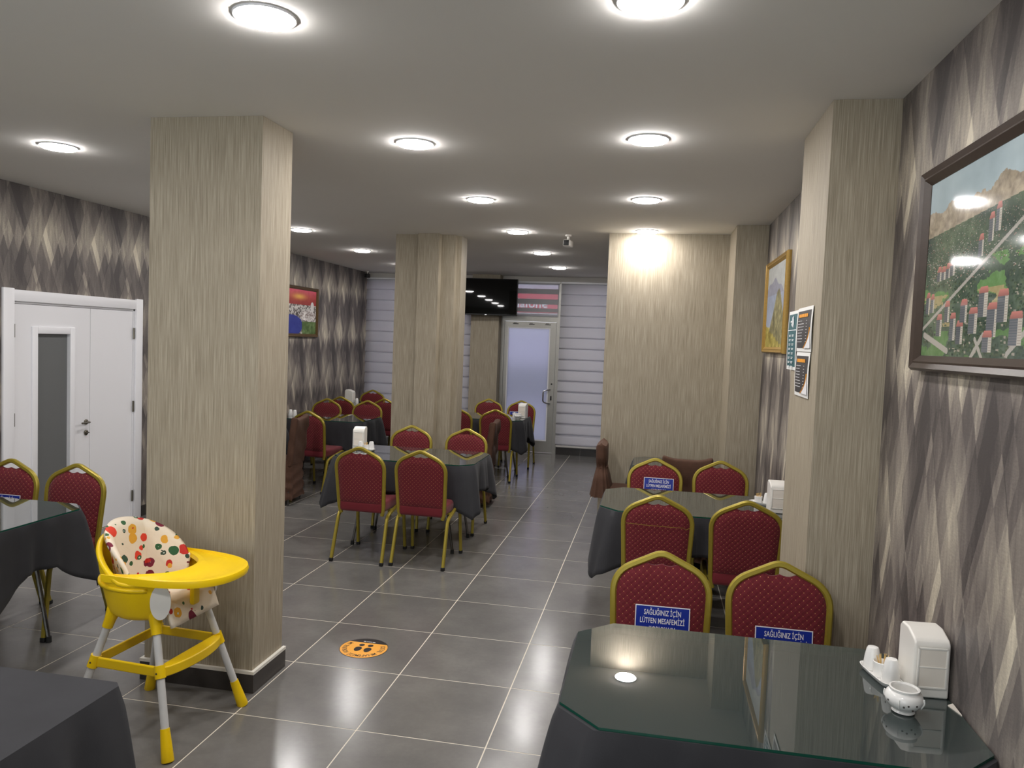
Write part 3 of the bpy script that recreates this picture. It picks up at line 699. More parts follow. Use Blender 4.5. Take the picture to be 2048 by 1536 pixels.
# ------------------------------------------------------------------ high chair
def highchair(cx, cy, rz):
    t = thing('high_chair', (cx, cy, 0), rz, 'yellow plastic high chair with fruit print cushion and white tube legs', 'high chair')
    feet = {(1, -1): (.262, -.262), (1, 1): (.262, .262), (-1, 1): (-.262, .262), (-1, -1): (-.262, -.262)}
    topp = {(1, -1): (.105, -.155), (1, 1): (.105, .155), (-1, 1): (-.105, .155), (-1, -1): (-.105, -.155)}
    zt = .56
    def at(k, z): a, b = Vector(feet[k]), Vector(topp[k]); q = a+(b-a)*(z/zt); return (q.x, q.y, z)
    for k in feet:
        lg = ob('leg', MB().tube([at(k, .08), at(k, .53)], .0165, 14), 'grey_tube', t, True)
        ob('foot_cap', MB().tube([at(k, .0), at(k, .004), at(k, .06), at(k, .125)], .02, 14, taper=[.024, .026, .023, .019]), 'yellow_plastic', lg, True)
        ob('leg_socket', MB().tube([at(k, .485), at(k, .52), (at(k, .56)[0]*.96, at(k, .56)[1]*.96, .575)], .02, 14, taper=[.022, .024, .034]), 'yellow_plastic', lg, True)
        ob('ring_clamp', MB().tube([at(k, .315), at(k, .365)], .0225, 14), 'yellow_plastic', lg, True)
        ob('screw', MB().lathe([(.004, 0), (.004, .003)], seg=10).xf(Matrix.Translation(Vector(at(k, .34))+Vector((0, k[1]*.021, 0)))@Matrix.Rotation(PI/2*-k[1], 4, 'X')), 'brushed_metal', lg)
    zr = .34; ks = [(1, -1), (1, 1), (-1, 1), (-1, -1)]
    for i in range(4):
        a, b = Vector(at(ks[i], zr)), Vector(at(ks[(i+1) % 4], zr)); d_ = (b-a).normalized(); n_ = Vector((d_.y, -d_.x, 0))
        if i == 0:   # broad foot rest
            L = (b-a).length; m_ = MB()
            N = 14; outer = []; inner = []
            for q in range(N+1):
                s_ = q/N; bow = .045*math.sin(PI*s_)**.6 if 0 < s_ < 1 else 0
                outer.append(a+d_*L*s_+n_*(.012+bow)); inner.append(a+d_*L*s_-n_*.014)
            poly = [(p.x, p.y) for p in outer]+[(p.x, p.y) for p in reversed(inner)]
            m_.prism(poly, zr-.024, zr+.020); o = ob('foot_rest', m_, 'yellow_plastic', t, True)
        else:
            m_ = MB(); m_.prism([(p.x, p.y) for p in (a+n_*.007, b+n_*.007, b-n_*.007, a-n_*.007)], zr-.024, zr+.020); o = ob('ring_bar', m_, 'yellow_plastic', t)
        bv = o.modifiers.new('bevel', 'BEVEL'); bv.width = .005; bv.segments = 2; bv.limit_method = 'ANGLE'
    # bucket seat, open to the front (+x)
    def rim(a): 
        c_ = math.cos(a); back = max(0, -c_)
        return .704+.150*back**1.15
    def shell(u, v):
        a = R(42)+u*R(276); zr_ = rim(a); z = .535+(zr_-.535)*v
        k = .84+.16*min(1, v*1.25)**.7
        if v < .12: k *= .80+.20*(v/.12)**.5
        lean = -.03*max(0, -math.cos(a))*v
        return (math.cos(a)*.213*k+lean-.005, math.sin(a)*.230*k, z)
    m_ = MB(); m_.grid(shell, 60, 18); o = ob('seat_shell', m_, 'yellow_plastic', t, True); solid(o, .012, 0)
    def lip(u): 
        a = R(42)+u*R(276); x, y, z = shell(u, 1); return (x, y, z)
    ob('shell_rim', MB().tube([lip(i/50) for i in range(51)], .013, 10), 'yellow_plastic', t, True)
    def belt(u, v):
        a = R(60)+u*R(240); z = .672+.016*v; x, y, _ = shell((a-R(42))/R(276), .70); n_ = Vector((math.cos(a), math.sin(a), 0)); return (x+n_.x*(.006), y+n_.y*(.006), z)
    m_ = MB(); m_.grid(belt, 48, 3); solid(ob('shell_belt', m_, 'yellow_plastic', t, True), .014, 0)
    ob('seat_base', MB().rbox((-.145, -.165, .535), (.13, .165, .585), .03, 3), 'yellow_plastic', t, True)
    # cushion: back, seat and front flap
    def cush(u, v):
        a = R(84)+u*R(192); top = .735+.185*max(0, -math.cos(a))**.7; z = .60+(top-.60)*v
        puff = .022*abs(math.sin(u*PI*3))**.7*math.sin(v*PI)**.5
        k = (.72+.18*min(1, v*1.2)**.6); lean = -.012*max(0, -math.cos(a))*v
        ov = .030*max(0, v-.86)/.14*max(0, -math.cos(a))
        return (math.cos(a)*(.205*k+ov-puff)+lean-.006, math.sin(a)*(.215*k+ov*.8-puff), z-.012*max(0, v-.93)/.07)
    m_ = MB(); m_.grid(cush, 64, 22); cu = ob('cushion', m_, 'fruit_print', t, True); solid(cu, .018, 0)
    def seat(u, v):
        y = -.155+.31*u; x = -.13+.36*v; z = .612+.012*math.sin(PI*u)*math.sin(PI*min(1, v*1.3))
        if v > .78: z -= .9*(v-.78)**1.1*.36*1.6; x -= (v-.78)*.18
        return (x, y, z)
    m_ = MB(); m_.grid(seat, 18, 26); solid(ob('seat_pad', m_, 'fruit_print', t, True), .016, 0)
    for sy in (-1, 1):
        pn = MB(); pn.prism([(.055*math.cos(a)*.75, .075*math.sin(a)) for a in [i*2*PI/28 for i in range(28)]], 0, .006)
        pn.xf(Matrix.Translation((.150, sy*.178, .630)) @ Matrix.Rotation(sy*R(28)*-1, 4, 'Z') @ Matrix.Rotation(PI/2, 4, 'X'))
        ob('side_panel', pn, 'white_plastic', t, True)
    ob('crotch_post', MB().rbox((.17, -.022, .57), (.195, .022, .73), .008), 'yellow_plastic', t, True)
    # tray
    zt_ = .728; N = 60; outer = []; inner = []
    for i in range(N+1):
        a = -PI/2*1.0+PI*i/N; c_, s_ = math.cos(a), math.sin(a)
        xo = -.10+.50*abs(c_)**.58; yo = .238*math.copysign(abs(s_)**.85, s_)
        xi = -.10+.255*abs(c_)**.7; yi = (.172+.042*abs(s_)**10)*math.copysign(abs(s_)**.9, s_)
        outer.append((xo, yo)); inner.append((xi, yi))
    prof = [(0., -.016), (0., .006), (.10, .012), (.20, .002), (.8, .0), (.92, .012), (1., .010), (1.02, -.004), (1., -.020)]
    vs = []; 
    for s_, dz in prof: vs += [(inner[i][0]+(outer[i][0]-inner[i][0])*s_, inner[i][1]+(outer[i][1]-inner[i][1])*s_, zt_+dz) for i in range(N+1)]
    n1 = N+1; K = len(prof); fs = []
    for k in range(K): 
        for i in range(N): fs.append((k*n1+i, k*n1+i+1, ((k+1) % K)*n1+i+1, ((k+1) % K)*n1+i))
    fs.append(tuple(k*n1 for k in range(K))); fs.append(tuple(k*n1+N for k in reversed(range(K))))
    ob('tray', MB().add(vs, fs), 'yellow_plastic', t, True)
    return t
highchair(.312, -.158, R(-4))

# ------------------------------------------------------------------ table ware
def napkin_holder(loc, rz, label):
    t = thing('napkin_holder', loc, rz, label, 'napkin holder', 'white napkin holders')
    w_, d_, h0, h1 = .104, .125, .172, .196
    side = [(-d_/2, 0), (d_/2, 0), (d_/2, h1*.92), (d_/2-.014, h1), (.0, h1), (-d_/2+.012, h0+.004), (-d_/2+.003, h0-.008)]
    m_ = MB(); n = len(side); m_.add([(-w_/2, y, z) for y, z in side]+[(w_/2, y, z) for y, z in side], [tuple(range(n-1, -1, -1)), tuple(range(n, 2*n))]+[(i, (i+1) % n, n+(i+1) % n, n+i) for i in range(n)])
    o = ob('body', m_, 'white_plastic', t, True); bv = o.modifiers.new('bevel', 'BEVEL'); bv.width = .007; bv.segments = 3; bv.limit_method = 'ANGLE'; bv.angle_limit = R(25); o.modifiers.new('normals', 'WEIGHTED_NORMAL')
    fp = MB(); e = .007; x0, x1, z0, z1, y0, y1 = -w_/2+.008, w_/2-.008, .03, h0-.016, -d_/2-.004, -d_/2+.001
    fp.rbox((x0, y0, z0), (x0+e, y1, z1), .002); fp.rbox((x1-e, y0, z0), (x1, y1, z1), .002); fp.rbox((x0, y0, z1-e), (x1, y1, z1), .002); fp.rbox((x0, y0, z0), (x1, y1, z0+e), .002); fp.rbox((x0, y0, .094), (x1, y1-.001, .098), .001)
    ob('window_rim', fp, 'white_plastic', t, True)
    ob('napkins', MB().box((x0+e, -d_/2-.002, z0+e), (x1-e, -d_/2+.0, z1-e)), 'napkin', t)
    return t
def shaker(name, loc, label, group, h=.075):
    t = thing(name, loc, 0, label, name.replace('_', ' '), group)
    ob('body', MB().lathe([(.027, 0), (.028, .004), (.0235, h*.6), (.019, h*.92), (.016, h), (.006, h+.002)], seg=24), 'porcelain', t, True)
    return t
def toothpicks(loc, label):
    t = thing('toothpick_cup', loc, 0, label, 'toothpick cup', 'toothpick cups')
    ob('cup', MB().lathe([(.024, 0), (.026, .045), (.024, .047), (.0225, .045), (.021, .006), (.002, .005)], seg=24, cap1=False), 'porcelain', t, True)
    r = random.Random(5)
    for k in range(16):
        a, q = r.random()*6.28, r.random()*.010; b = a+r.uniform(-.6, .6)
        ob('toothpick', MB().tube([(q*math.cos(a), q*math.sin(a), .007), (.019*math.cos(b)*r.uniform(.3, 1), .019*math.sin(b)*r.uniform(.3, 1), .062+r.random()*.008), ], .0011, 5), 'toothpick', t)
    return t
def tray(loc, rz, label):
    t = thing('condiment_tray', loc, rz, label, 'tray', 'condiment trays')
    def ring(L, W, z, k=5):
        return [(math.copysign(abs(math.cos(a))**.5, math.cos(a))*W, math.copysign(abs(math.sin(a))**.4, math.sin(a))*L, z) for a in [i*2*PI/40 for i in range(40)]]
    rs = [ring(.075, .026, 0), ring(.085, .034, .008), ring(.090, .038, .018), ring(.087, .035, .018), ring(.080, .030, .006), ring(.04, .015, .005)]
    m_ = MB(); vs = [p for r_ in rs for p in r_]; fs = [(i*40+j, i*40+(j+1) % 40, (i+1)*40+(j+1) % 40, (i+1)*40+j) for i in range(5) for j in range(40)]+[tuple(range(39, -1, -1)), tuple(200+j for j in range(40))]
    ob('dish', m_.add(vs, fs), 'porcelain', t, True); return t
def sugar_bowl(loc, label):
    t = thing('sugar_bowl', loc, 0, label, 'bowl', 'sugar bowls')
    bd = ob('bowl', MB().lathe([(.026, 0), (.031, .004), (.028, .010), (.040, .020), (.050, .034), (.052, .046), (.046, .058), (.038, .064), (.041, .068), (.041, .072), (.036, .073), (.034, .068), (.036, .062), (.044, .050), (.043, .030), (.020, .014), (.002, .013)], seg=40, cap1=False), 'porcelain', t, True)
    for s_ in (0, 1, 2, 3): 
        a0 = R(-120+s_*90)
        ob('relief', MB().tube(fillet([((.052)*math.cos(a0), .052*math.sin(a0), .052), (.0545*math.cos(a0), .0545*math.sin(a0), .040), (.046*math.cos(a0), .046*math.sin(a0), .024)], .008), .0022, 8), 'porcelain', bd, True)
        for q in range(4 if s_ in (0, 3) else 0):
            a = a0+R(14+q*13); rr = .0525; z = .034+.007*math.sin(q*2.4)
            ob('flower_print', MB().lathe([(.0032, 0), (.0032, .0008)], seg=5).xf(Matrix.Translation((rr*math.cos(a)*.985, rr*math.sin(a)*.985, z))@Matrix.Rotation(a, 4, 'Z')@Matrix.Rotation(PI/2, 4, 'Y')), 'porcelain_print', bd)
    return t
napkin_holder((3.305, -.70, GZ), R(4), 'large white napkin holder on the nearest table against the lozenge wall')
tray((3.203, -.645, GZ), R(12), 'white oblong condiment tray beside the napkin holder on the nearest table')
shaker('salt_shaker', (3.191, -.585, GZ+.006), 'tapered white shaker at the far end of the condiment tray on the nearest table', 'white shakers', .07)
toothpicks((3.204, -.640, GZ+.006), 'white cup full of toothpicks on the condiment tray on the nearest table')
shaker('salt_shaker', (3.216, -.695, GZ+.006), 'tapered white shaker at the near end of the condiment tray on the nearest table', 'white shakers', .078)
sugar_bowl((3.20, -.875, GZ), 'open white sugar bowl with dark flower print on the nearest table')
np_ = MB(); np_.prism([(3.345, -.80), (3.364, -.785), (3.362, -.86)], GZ, GZ+.003); tag(ob('paper_napkin', np_, 'napkin'), 'small white napkin corner by the wall on the nearest table', 'napkin')
napkin_holder((-.125, 3.30, GZ), R(8), 'white napkin holder on the central table')
tray((-.03, 3.20, GZ), R(80), 'white condiment tray before the napkin holder on the central table')
shaker('salt_shaker', (-.075, 3.195, GZ+.006), 'white shaker at the left of the central table tray', 'white shakers')
shaker('salt_shaker', (.02, 3.21, GZ+.006), 'white shaker at the right of the central table tray', 'white shakers')
toothpicks((-.028, 3.20, GZ+.006), 'toothpick cup in the tray on the central table')
napkin_holder((.765, 6.80, GZ), R(-6), 'white napkin holder on the table beside the street door')
shaker('salt_shaker', (.665, 6.72, GZ), 'white shaker on the table beside the street door', 'white shakers')
sugar_bowl((.735, 6.62, GZ), 'white sugar bowl on the table beside the street door')
napkin_holder((-2.00, 7.60, GZ), R(90), 'white napkin holder on the far corner table by the left wall')
shaker('salt_shaker', (-1.87, 7.55, GZ), 'white shaker on the far corner table', 'white shakers')
shaker('salt_shaker', (-1.83, 5.47, GZ), 'white shaker on the far left table, right of two at the column edge', 'white shakers')
shaker('salt_shaker', (-1.90, 5.50, GZ), 'white shaker on the far left table, left of two at the column edge', 'white shakers')
napkin_holder((3.255, 1.86, GZ), R(2), 'white napkin holder half behind the menu pilaster on the second right table')
tray((3.20, 2.06, GZ), R(60), 'white condiment tray beside the menu pilaster on the second right table')
toothpicks((3.172, 2.075, GZ+.006), 'toothpick cup on the second right table')
shaker('salt_shaker', (3.225, 2.045, GZ+.006), 'white shaker on the second right table', 'white shakers')

# ------------------------------------------------------------------ pictures
def to_lin(a): a = np.clip(a, 0, 1); return np.where(a <= .04045, a/12.92, ((a+.055)/1.055)**2.4)
def fbm(nx, ny, fx, fy, seed, octv=5):
    r = np.random.default_rng(seed); out = np.zeros((ny, nx)); amp = 1; tot = 0
    for o in range(octv):
        gx, gy = int(fx*2**o)+2, int(fy*2**o)+2; gr = r.random((gy, gx))
        xs, ys = np.linspace(0, gx-1.001, nx), np.linspace(0, gy-1.001, ny); xi, yi = xs.astype(int), ys.astype(int); fx_, fy_ = xs-xi, ys-yi
        a = gr[yi][:, xi]*(1-fx_)+gr[yi][:, xi+1]*fx_; b = gr[yi+1][:, xi]*(1-fx_)+gr[yi+1][:, xi+1]*fx_
        out += amp*(a*(1-fy_)[:, None]+b*fy_[:, None]); tot += amp; amp *= .55
    return out/tot
def panel(name, img, M, mat, parent):
    ny, nx, _ = img.shape; xs = np.linspace(-.5, .5, nx+1); ys = np.linspace(-.5, .5, ny+1)
    X, Y = np.meshgrid(xs, ys); co = np.stack([X, Y, np.zeros_like(X)], -1).reshape(-1, 3)
    idx = np.arange((nx+1)*(ny+1)).reshape(ny+1, nx+1); f = np.stack([idx[:-1, :-1], idx[:-1, 1:], idx[1:, 1:], idx[1:, :-1]], -1).reshape(-1, 4)
    me = bpy.data.meshes.new(name); me.from_pydata([tuple(M @ Vector(p)) for p in co], [], f.tolist())
    at_ = me.color_attributes.new('ink', 'FLOAT_COLOR', 'CORNER'); c = np.ones((ny*nx, 4, 4), np.float32); c[:, :, :3] = to_lin(img.reshape(-1, 3))[:, None, :]
    at_.data.foreach_set('color', c.ravel()); me.update(); return ob(name, me, mat, parent)
def C(r, g_, b): return np.array([r, g_, b])/255.
def city(nx=420, ny=250):
    y, x = np.mgrid[0:ny, 0:nx]; v = y/ny; u = x/nx; r = np.random.default_rng(11)
    n = fbm(nx, ny, 9, 7, 1); n2 = fbm(nx, ny, 50, 32, 2); n3 = fbm(nx, ny, 6, 8, 5); img = np.zeros((ny, nx, 3))
    img[:] = C(176, 200, 208)+(fbm(nx, ny, 4, 3, 3)[..., None]-.5)*.35
    ridge = .80+.07*u+.13*(fbm(nx, 1, 10, 1, 4)[0][None, :]-.5)
    mt = v < ridge; img[mt] = (C(172, 156, 130)+(n2[..., None]-.5)*C(130, 120, 100)+(n[..., None]-.5)*C(60, 60, 70))[mt]
    base = .68+.09*u; tw = v < base
    img[tw] = (C(62, 82, 62)+(n[..., None]-.5)*C(90, 95, 60)+(n2[..., None]-.5)*C(60, 60, 50))[tw]
    for (lo, hi, th, c) in ((.30, .50, .56, (92, 142, 70)), (.16, .34, .60, (176, 160, 104)), (.0, .14, .55, (84, 128, 64))):
        k = (v > lo) & (v < hi) & (n3 > th); img[k] = (C(*c)+(n2[..., None]-.5)*.2)[k]
    order = sorted([(r.random()**.85*.76, r.random()) for _ in range(6200)], reverse=True)
    for cy, cx in order:
        if cy > .68+.09*cx: continue
        s_ = .016*(1.0-cy/.80)+.002; a, b = int(cx*nx), int(cy*ny); q = r.integers(0, 8)
        if cy < .46 and n3[b, a] > .5: continue
        wx, wy = max(1, int(s_*nx*r.uniform(.5, 1.2))), max(1, int(s_*ny*.8))
        if q < 4 or (cy < .40 and q < 7): img[b:b+wy, a:a+wx] = C(*[(34, 54, 36), (50, 72, 46), (70, 86, 56), (44, 60, 48)][q % 4])*r.uniform(.85, 1.15)
        else: img[b:b+wy, a:a+wx] = C(*[(220, 214, 202), (202, 194, 182), (186, 132, 116), (168, 160, 140)][q % 4]); img[b:b+max(1, wy//2), a:a+max(1, wx//2)] *= .72
    def road(x0, y0, x1, y1, w_):
        dx, dy = x1-x0, (y1-y0)*.6; L2 = dx*dx+dy*dy; t = np.clip(((u-x0)*dx+(v-y0)*.6*dy)/L2, 0, 1); dd = np.hypot(u-x0-t*dx, (v-y0)*.6-t*dy); img[dd < w_] = C(186, 180, 168)
    road(-.05, .12, .66, .62, .006); road(.02, .12, .22, .03, .010); road(.40, .0, .47, .11, .008); road(.47, .0, .42, .09, .007); road(.62, .02, .80, .22, .008)
    def bld(cx, cy, w_, h_):
        h_ *= r.uniform(.8, 1.05); a0, a1, b0, b1 = int((cx-w_/2)*nx), int((cx+w_/2)*nx), int(cy*ny), int((cy+h_)*ny); m_ = int(a0+(a1-a0)*r.uniform(.62, .78)); dk = r.uniform(.8, 1.1)
        if a0 < 0: return
        img[b0:b1, a0:m_] = C(104, 108, 112)*dk; img[b0+1:b1:3, a0:m_] = C(80, 88, 96)*dk; img[b0:b1, m_:a1] = C(214, 206, 190); img[b0+2:b1:3, m_+1:a1-1] = C(170, 160, 146)
        hr = max(3, int(.034*ny)); sk = int(.012*nx)
        for k in range(hr): img[b1+k, a0+int(sk*k/hr):a1-int(sk*.5*k/hr)] = C(206, 120, 108)*(.82+.3*k/hr)
    for cx, cy, w_, h_ in ((.12, .42, .036, .055), (.155, .425, .036, .055), (.19, .43, .036, .06), (.225, .437, .036, .06), (.035, .245, .035, .09), (.075, .25, .035, .09), (.145, .115, .045, .11), (.205, .19, .042, .10), (.255, .09, .045, .12), (.31, .07, .05, .10), (.33, .18, .05, .10), (.40, .12, .06, .12), (.46, .20, .06, .12), (.52, .10, .06, .13), (.50, .03, .06, .08), (.58, .17, .06, .12), (.66, .06, .07, .12), (.74, .18, .06, .13), (.82, .08, .07, .13), (.90, .2, .06, .13), (.42, .50, .034, .10), (.48, .56, .034, .11), (.52, .60, .034, .11)): bld(cx, cy, w_, h_)
    return img*.74+.17
def lake(nx=120, ny=100):
    y, x = np.mgrid[0:ny, 0:nx]; v = y/ny; u = x/nx; n = fbm(nx, ny, 16, 16, 21)[..., None]; img = np.zeros((ny, nx, 3)); img[:] = C(176, 180, 178)+(n-.5)*.15
    mt = (v < .72+.10*np.sin(u*4.5)+.02*np.sin(u*19)) & (v > .62); img[mt] = (C(140, 142, 158)+(n-.5)*.15)[mt]
    wt = v < .64; img[wt] = (C(150, 160, 180)+(n-.5)*.14)[wt]
    hl = v < .16+.50*np.exp(-((u-.62)/.28)**2)+.05*fbm(nx, 1, 14, 1, 23)[0][None, :]; img[hl] = (C(128, 122, 84)+(n-.5)*C(150, 140, 110))[hl]
    gs = (v < .22-.3*u+.1*n[..., 0]); img[gs] = (C(160, 146, 66)+(n-.5)*.6)[gs]
    return img
def swans(nx=150, ny=130):
    y, x = np.mgrid[0:ny, 0:nx]; v = y/ny; u = x/nx; n = fbm(nx, ny, 14, 12, 31)[..., None]; n2 = fbm(nx, ny, 40, 34, 32); img = np.zeros((ny, nx, 3))
    img[:] = C(196, 70, 64)*(.55+.45*v[..., None])+C(90, 60, 120)*np.clip(v-.78, 0, 1)[..., None]*2.2+(n-.5)*.12
    g_ = np.exp(-(((u-.42)/.22)**2+((v-.84)/.07)**2))[..., None]; img = img*(1-g_)+C(255, 196, 90)*g_
    md = v < .66; img[md] = (C(104, 96, 92)+(n-.5)*.5)[md]; wh = md & (n2 > .53); img[wh] = C(224, 220, 214)
    fl = ((u-.72)/.26)**2+((v-.42)/.13)**2 < 1; img[fl] = (C(226, 220, 216)+(n-.5)*.5)[fl]; img[fl & (n2 < .45)] = C(150, 132, 126)
    nk = ((u-.86)/.06)**2+((v-.62)/.12)**2 < 1; img[nk] = C(232, 228, 224)
    bl_ = ((u-.18)/.36)**2+((v-.18)/.24)**2 < 1; img[bl_] = (C(48, 60, 150)+(n-.5)*.12)[bl_]
    gr = (v < .28) & (u > .52); img[gr] = (C(86, 112, 58)+(n-.5)*.5)[gr]
    return img
def framed(name, img, center, w_, h_, facing, fw_, depth, fmat, pmat, label, tilt=0.):
    # local: x right, y up, z towards the room
    t = thing(name, (0, 0, 0), 0, label, 'picture')
    a = {'left': R(90), 'right': R(-90)}[facing]
    t.location = center; t.rotation_mode = 'QUATERNION'
    t.rotation_quaternion = (Matrix.Rotation(a, 3, 'Z') @ Matrix.Rotation(PI/2+tilt, 3, 'X')).to_quaternion()
    for sx, sy in ((0, 1), (0, -1), (1, 0), (-1, 0)):
        m_ = MB()
        if sx == 0: o_, i_ = [(-w_/2, sy*h_/2), (w_/2, sy*h_/2)], [(-w_/2+fw_, sy*(h_/2-fw_)), (w_/2-fw_, sy*(h_/2-fw_))]
        else: o_, i_ = [(sx*w_/2, -h_/2), (sx*w_/2, h_/2)], [(sx*(w_/2-fw_), -h_/2+fw_), (sx*(w_/2-fw_), h_/2-fw_)]
        prof = [(0, 0), (0, depth*.7), (.18, depth), (.5, depth*.82), (.62, depth*.88), (.86, depth*.6), (1, depth*.45), (1, 0)]; vs = []
        for s_, z in prof:
            for k in (0, 1): vs.append((o_[k][0]+(i_[k][0]-o_[k][0])*s_, o_[k][1]+(i_[k][1]-o_[k][1])*s_, z))
        n = len(prof); m_.add(vs, [(2*i, 2*i+1, 2*((i+1) % n)+1, 2*((i+1) % n)) for i in range(n)]+[tuple(2*i for i in range(n)), tuple(2*i+1 for i in reversed(range(n)))])
        ob('frame_bar', m_, fmat, t, True)
    panel('print', img, Matrix.Translation((0, 0, depth*.4)) @ Matrix.Diagonal((w_-2*fw_+.002, h_-2*fw_+.002, 1, 1)), pmat, t)
    ob('backing', MB().box((-w_/2+.01, -h_/2+.01, .001), (w_/2-.01, h_/2-.01, depth*.3)), 'wood_frame', t)
    return t
framed('framed_picture', city(), (XRN-.001, -.865, 2.083), 1.16, .685, 'right', .052, .042, 'wood_frame', 'picture_print', 'large dark-framed aerial town photograph above the nearest table')
framed('framed_picture', lake(), (XRF-.001, 2.72, 2.12), .98, .70, 'right', .045, .035, 'gold_frame', 'canvas_print', 'gold-framed misty lake landscape half behind the menu pilaster')
framed('framed_picture', swans(), (XL+.001, 6.42, 2.062), .98, .675, 'left', .045, .035, 'bronze_frame', 'canvas_print', 'bronze-framed red sunset painting on the left wall beside the thick column')
# ------------------------------------------------------------------ menu sheets on the pilaster (face x = 3.108)
def sheet(y0, y1, z0, z1, kind, label):
    t = thing('menu_sheet', (3.1078, (y0+y1)/2, (z0+z1)/2), R(-90), label, 'poster', 'menu sheets')
    w_, h_ = abs(y1-y0), z1-z0; a, b = w_/2, h_/2
    bend = lambda u: -.004-.004*math.sin(PI*u)
    def surf(x0, x1, zz0, zz1, d_): return lambda u, v: (x0+(x1-x0)*u, bend((zz0+(zz1-zz0)*v+b)/h_)-d_, zz0+(zz1-zz0)*v)
    def pc(name, x0, x1, zz0, zz1, d_, mat, par, thick=.0006): o = ob(name, MB().grid(surf(x0, x1, zz0, zz1, d_), 2, 8), mat, par); solid(o, thick, 0); return o
    p = pc('paper', -a, a, -b, b, 0, 'paper', t, .0012); e = .016
    if kind == 'teal':
        pc('field', -a+e, a-e, -b+e, b-e, .0012, 'teal_print', p)
        pc('rule', -a+e, a-e, b-.095, b-.091, .0018, 'white_print', p)
        lg = MB()
        for x0, x1, z0_, z1_ in ((-.005, .012, b-.075, b-.03), (.02, .032, b-.08, b-.026), (-.045, -.005, b-.055, b-.047), (-.02, -.01, b-.07, b-.06), (.034, .040, b-.07, b-.04)): lg.box((x0, -.0105, z0_), (x1, -.0095, z1_))
        ob('emblem', lg, 'white_print', p); rw = MB()
        for k in range(8):
            for xx in (-.07, .01):
                for q in range(2): rw.box((xx+.002*q, -.0105, b-.118-k*.0215-q*.006), (xx+.05-.008*((k*3+q) % 3), -.0098, b-.115-k*.0215-q*.006))
        ob('text_rows', rw, 'white_print', p)['kind'] = 'stuff'
    else:
        pc('field', -a+e, a-e*1.6, -b+e, b-e, .0012, 'charcoal_print', p)
        hb = MB()
        for k, (x0, x1) in enumerate(((-.115, -.07), (-.066, -.03), (-.026, .01), (.016, .05), (.056, .085))): hb.box((x0*a/.17, -.0105, b-.045), (x1*a/.17, -.0098, b-.030))
        ob('heading', hb, 'amber_print', p); rw = MB(); r = random.Random(int(z0*1000))
        for k in range(8):
            zz = b-.062-k*.0135; rw.box((-a+.04, -.0105, zz), (-a+.04+r.uniform(.3, .5)*w_*.8, -.0098, zz+.0022)); rw.box((.30*a, -.0105, zz), (.30*a+.02, -.0098, zz+.0022))
        ob('text_rows', rw, 'white_print', p)['kind'] = 'stuff'
        cv = [(a-.03-.12*q*q, -b+e+.09*(1-q)) for q in [i/8 for i in range(9)]]
        m_ = MB(); m_.tube([(x, -.0105, z) for x, z in cv], .003, 5); ob('swoosh', m_, 'amber_print', p)
        ob('corner', MB().add([(x, -.0104, z) for x, z in cv]+[(a-.004, -.0104, -b+e)], [tuple(range(10))]), 'white_print', p)
    return t
sheet(.845, .600, 1.70, 1.985, 'teal', 'teal and white menu sheet, left of three on the pilaster')
sheet(.600, .255, 1.79, 1.99, 'dark', 'upper charcoal menu sheet with orange heading on the pilaster')
sheet(.585, .265, 1.588, 1.787, 'dark', 'lower charcoal menu sheet with orange heading on the pilaster')
# ------------------------------------------------------------------ television
tv = thing('television', (-.17, 8.50, 2.45), 0, 'black flat television mounted on the pier above the far table', 'television')
tv.rotation_euler = (0, 0, R(3))
ob('housing', MB().rbox((-.49, 0, -.285), (.49, .035, .285), .006), 'black_plastic', tv); ob('screen', MB().box((-.478, -.0015, -.265), (.478, .0, .275)), 'screen', tv)
ob('wall_bracket', MB().box((-.12, .035, -.12), (.12, .06, .12)).tube([(0, .05, 0), (0, .175, .0)], .02), 'black_plastic', tv)
ob('logo_mark', MB().box((-.015, -.003, -.28), (.015, -.0016, -.272)), 'steel', tv)
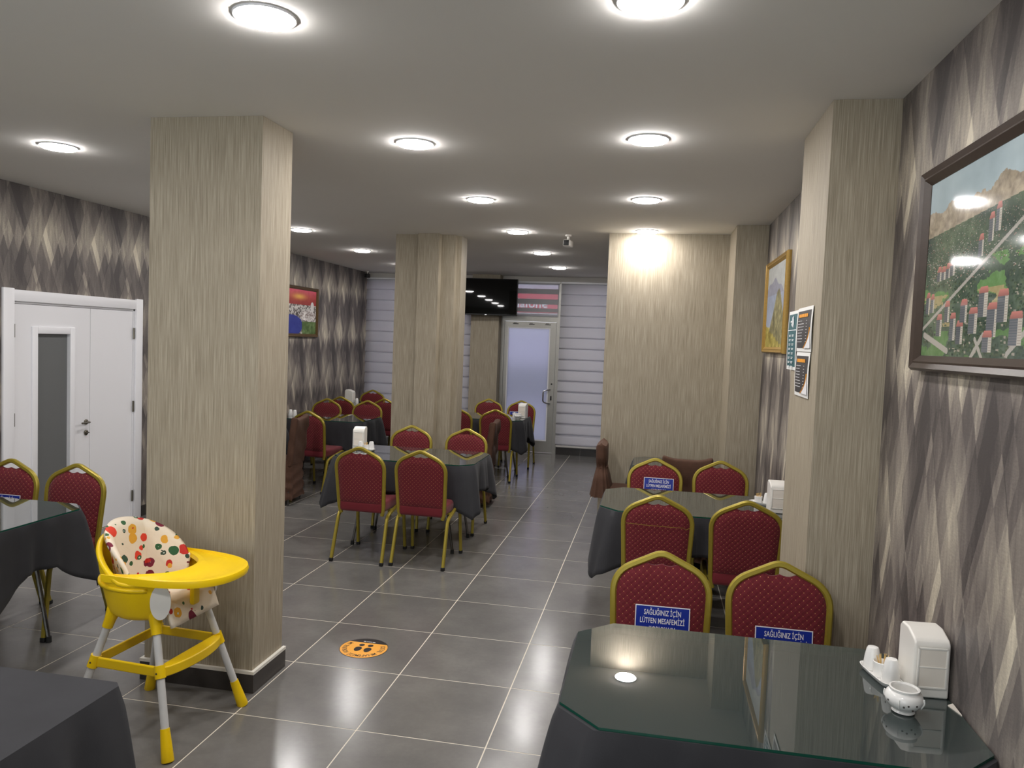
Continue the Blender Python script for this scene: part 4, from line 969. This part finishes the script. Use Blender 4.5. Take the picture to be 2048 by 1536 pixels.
# ------------------------------------------------------------------ cameras
cm = thing('security_camera', (1.587, 4.12, H), 0, 'white bullet security camera hanging from the ceiling', 'camera')
ob('mount', MB().lathe([(.03, 0), (.03, -.012), (.012, -.02), (.010, -.05)], seg=20), 'white_plastic', cm, True)
bd = MB(); bd.rbox((-.032, -.075, -.112), (.032, .075, -.05), .012, 3); ob('housing', bd, 'white_plastic', cm, True)
ob('lens', MB().rbox((-.027, -.079, -.107), (.027, -.074, -.056), .002), 'black_plastic', cm, True)
cm.rotation_euler = (0, 0, R(-8))
cm = thing('security_camera', (-2.17, 8.60, H), 0, 'small black camera in the far left ceiling corner', 'camera')
ob('mount', MB().lathe([(.022, 0), (.022, -.01), (.009, -.016), (.008, -.04)], seg=16), 'white_plastic', cm, True); ob('housing', MB().rbox((-.032, -.05, -.10), (.032, .05, -.04), .008), 'black_plastic', cm, True)
# ------------------------------------------------------------------ floor sticker
fs_ = thing('floor_sticker', (.893, .872, .0004), PI+R(0), 'round orange distance sticker with black footprints on the floor tiles', 'sticker')
r0 = .138; N = 64
ob('disc', MB().lathe([(r0, 0), (r0, .0006)], seg=N), 'black_print', fs_)
def seg_poly(r, ycut): 
    return [(r*math.cos(a), r*math.sin(a)) for a in [i*2*PI/96 for i in range(96)] if r*math.sin(a) > ycut]
a0 = math.asin(-.55); pts = [(r0*.975*math.cos(a), r0*.975*math.sin(a)) for a in [a0+(PI-2*a0)*i/60 for i in range(61)]]
ob('orange_field', MB().prism(pts, .0006, .0009), 'orange_print', fs_)
ft = MB()
for sx in (-1, 1):
    for cy_, rx, ry, dx in ((.020, .021, .032, .0), (-.038, .016, .017, -.003)):
        ft.prism([(sx*(.029+dx)+rx*math.cos(a)*(1-.12*math.sin(a)), cy_+ry*math.sin(a)) for a in [i*2*PI/20 for i in range(20)]], .0009, .0012)
ob('footprints', ft, 'black_print', fs_)
tx = MB(); s_ = 'SOSYAL MESAFEMİZİ KORUYALIM'; n = len(s_); span = R(232)
for i, ch in enumerate(s_):
    if ch == ' ': continue
    a = PI/2+span/2-span*i/(n-1); g_, _ = text_mb(ch, .038, .012, .75)
    merge(tx, g_.xf(Matrix.Rotation(a-PI/2, 4, 'Z') @ Matrix.Translation((0, r0*.69, .0012))))
ob('lettering', tx, 'black_print', fs_)
wt = MB(); wt.box((-.035, -.095, .0006), (-.02, -.088, .0009)); wt.box((.02, -.095, .0006), (.035, -.088, .0009))
for k in range(6): wt.box((-.016+k*.0055, -.094, .0006), (-.0125+k*.0055, -.089, .0009))
ob('small_print', wt, 'white_print', fs_)
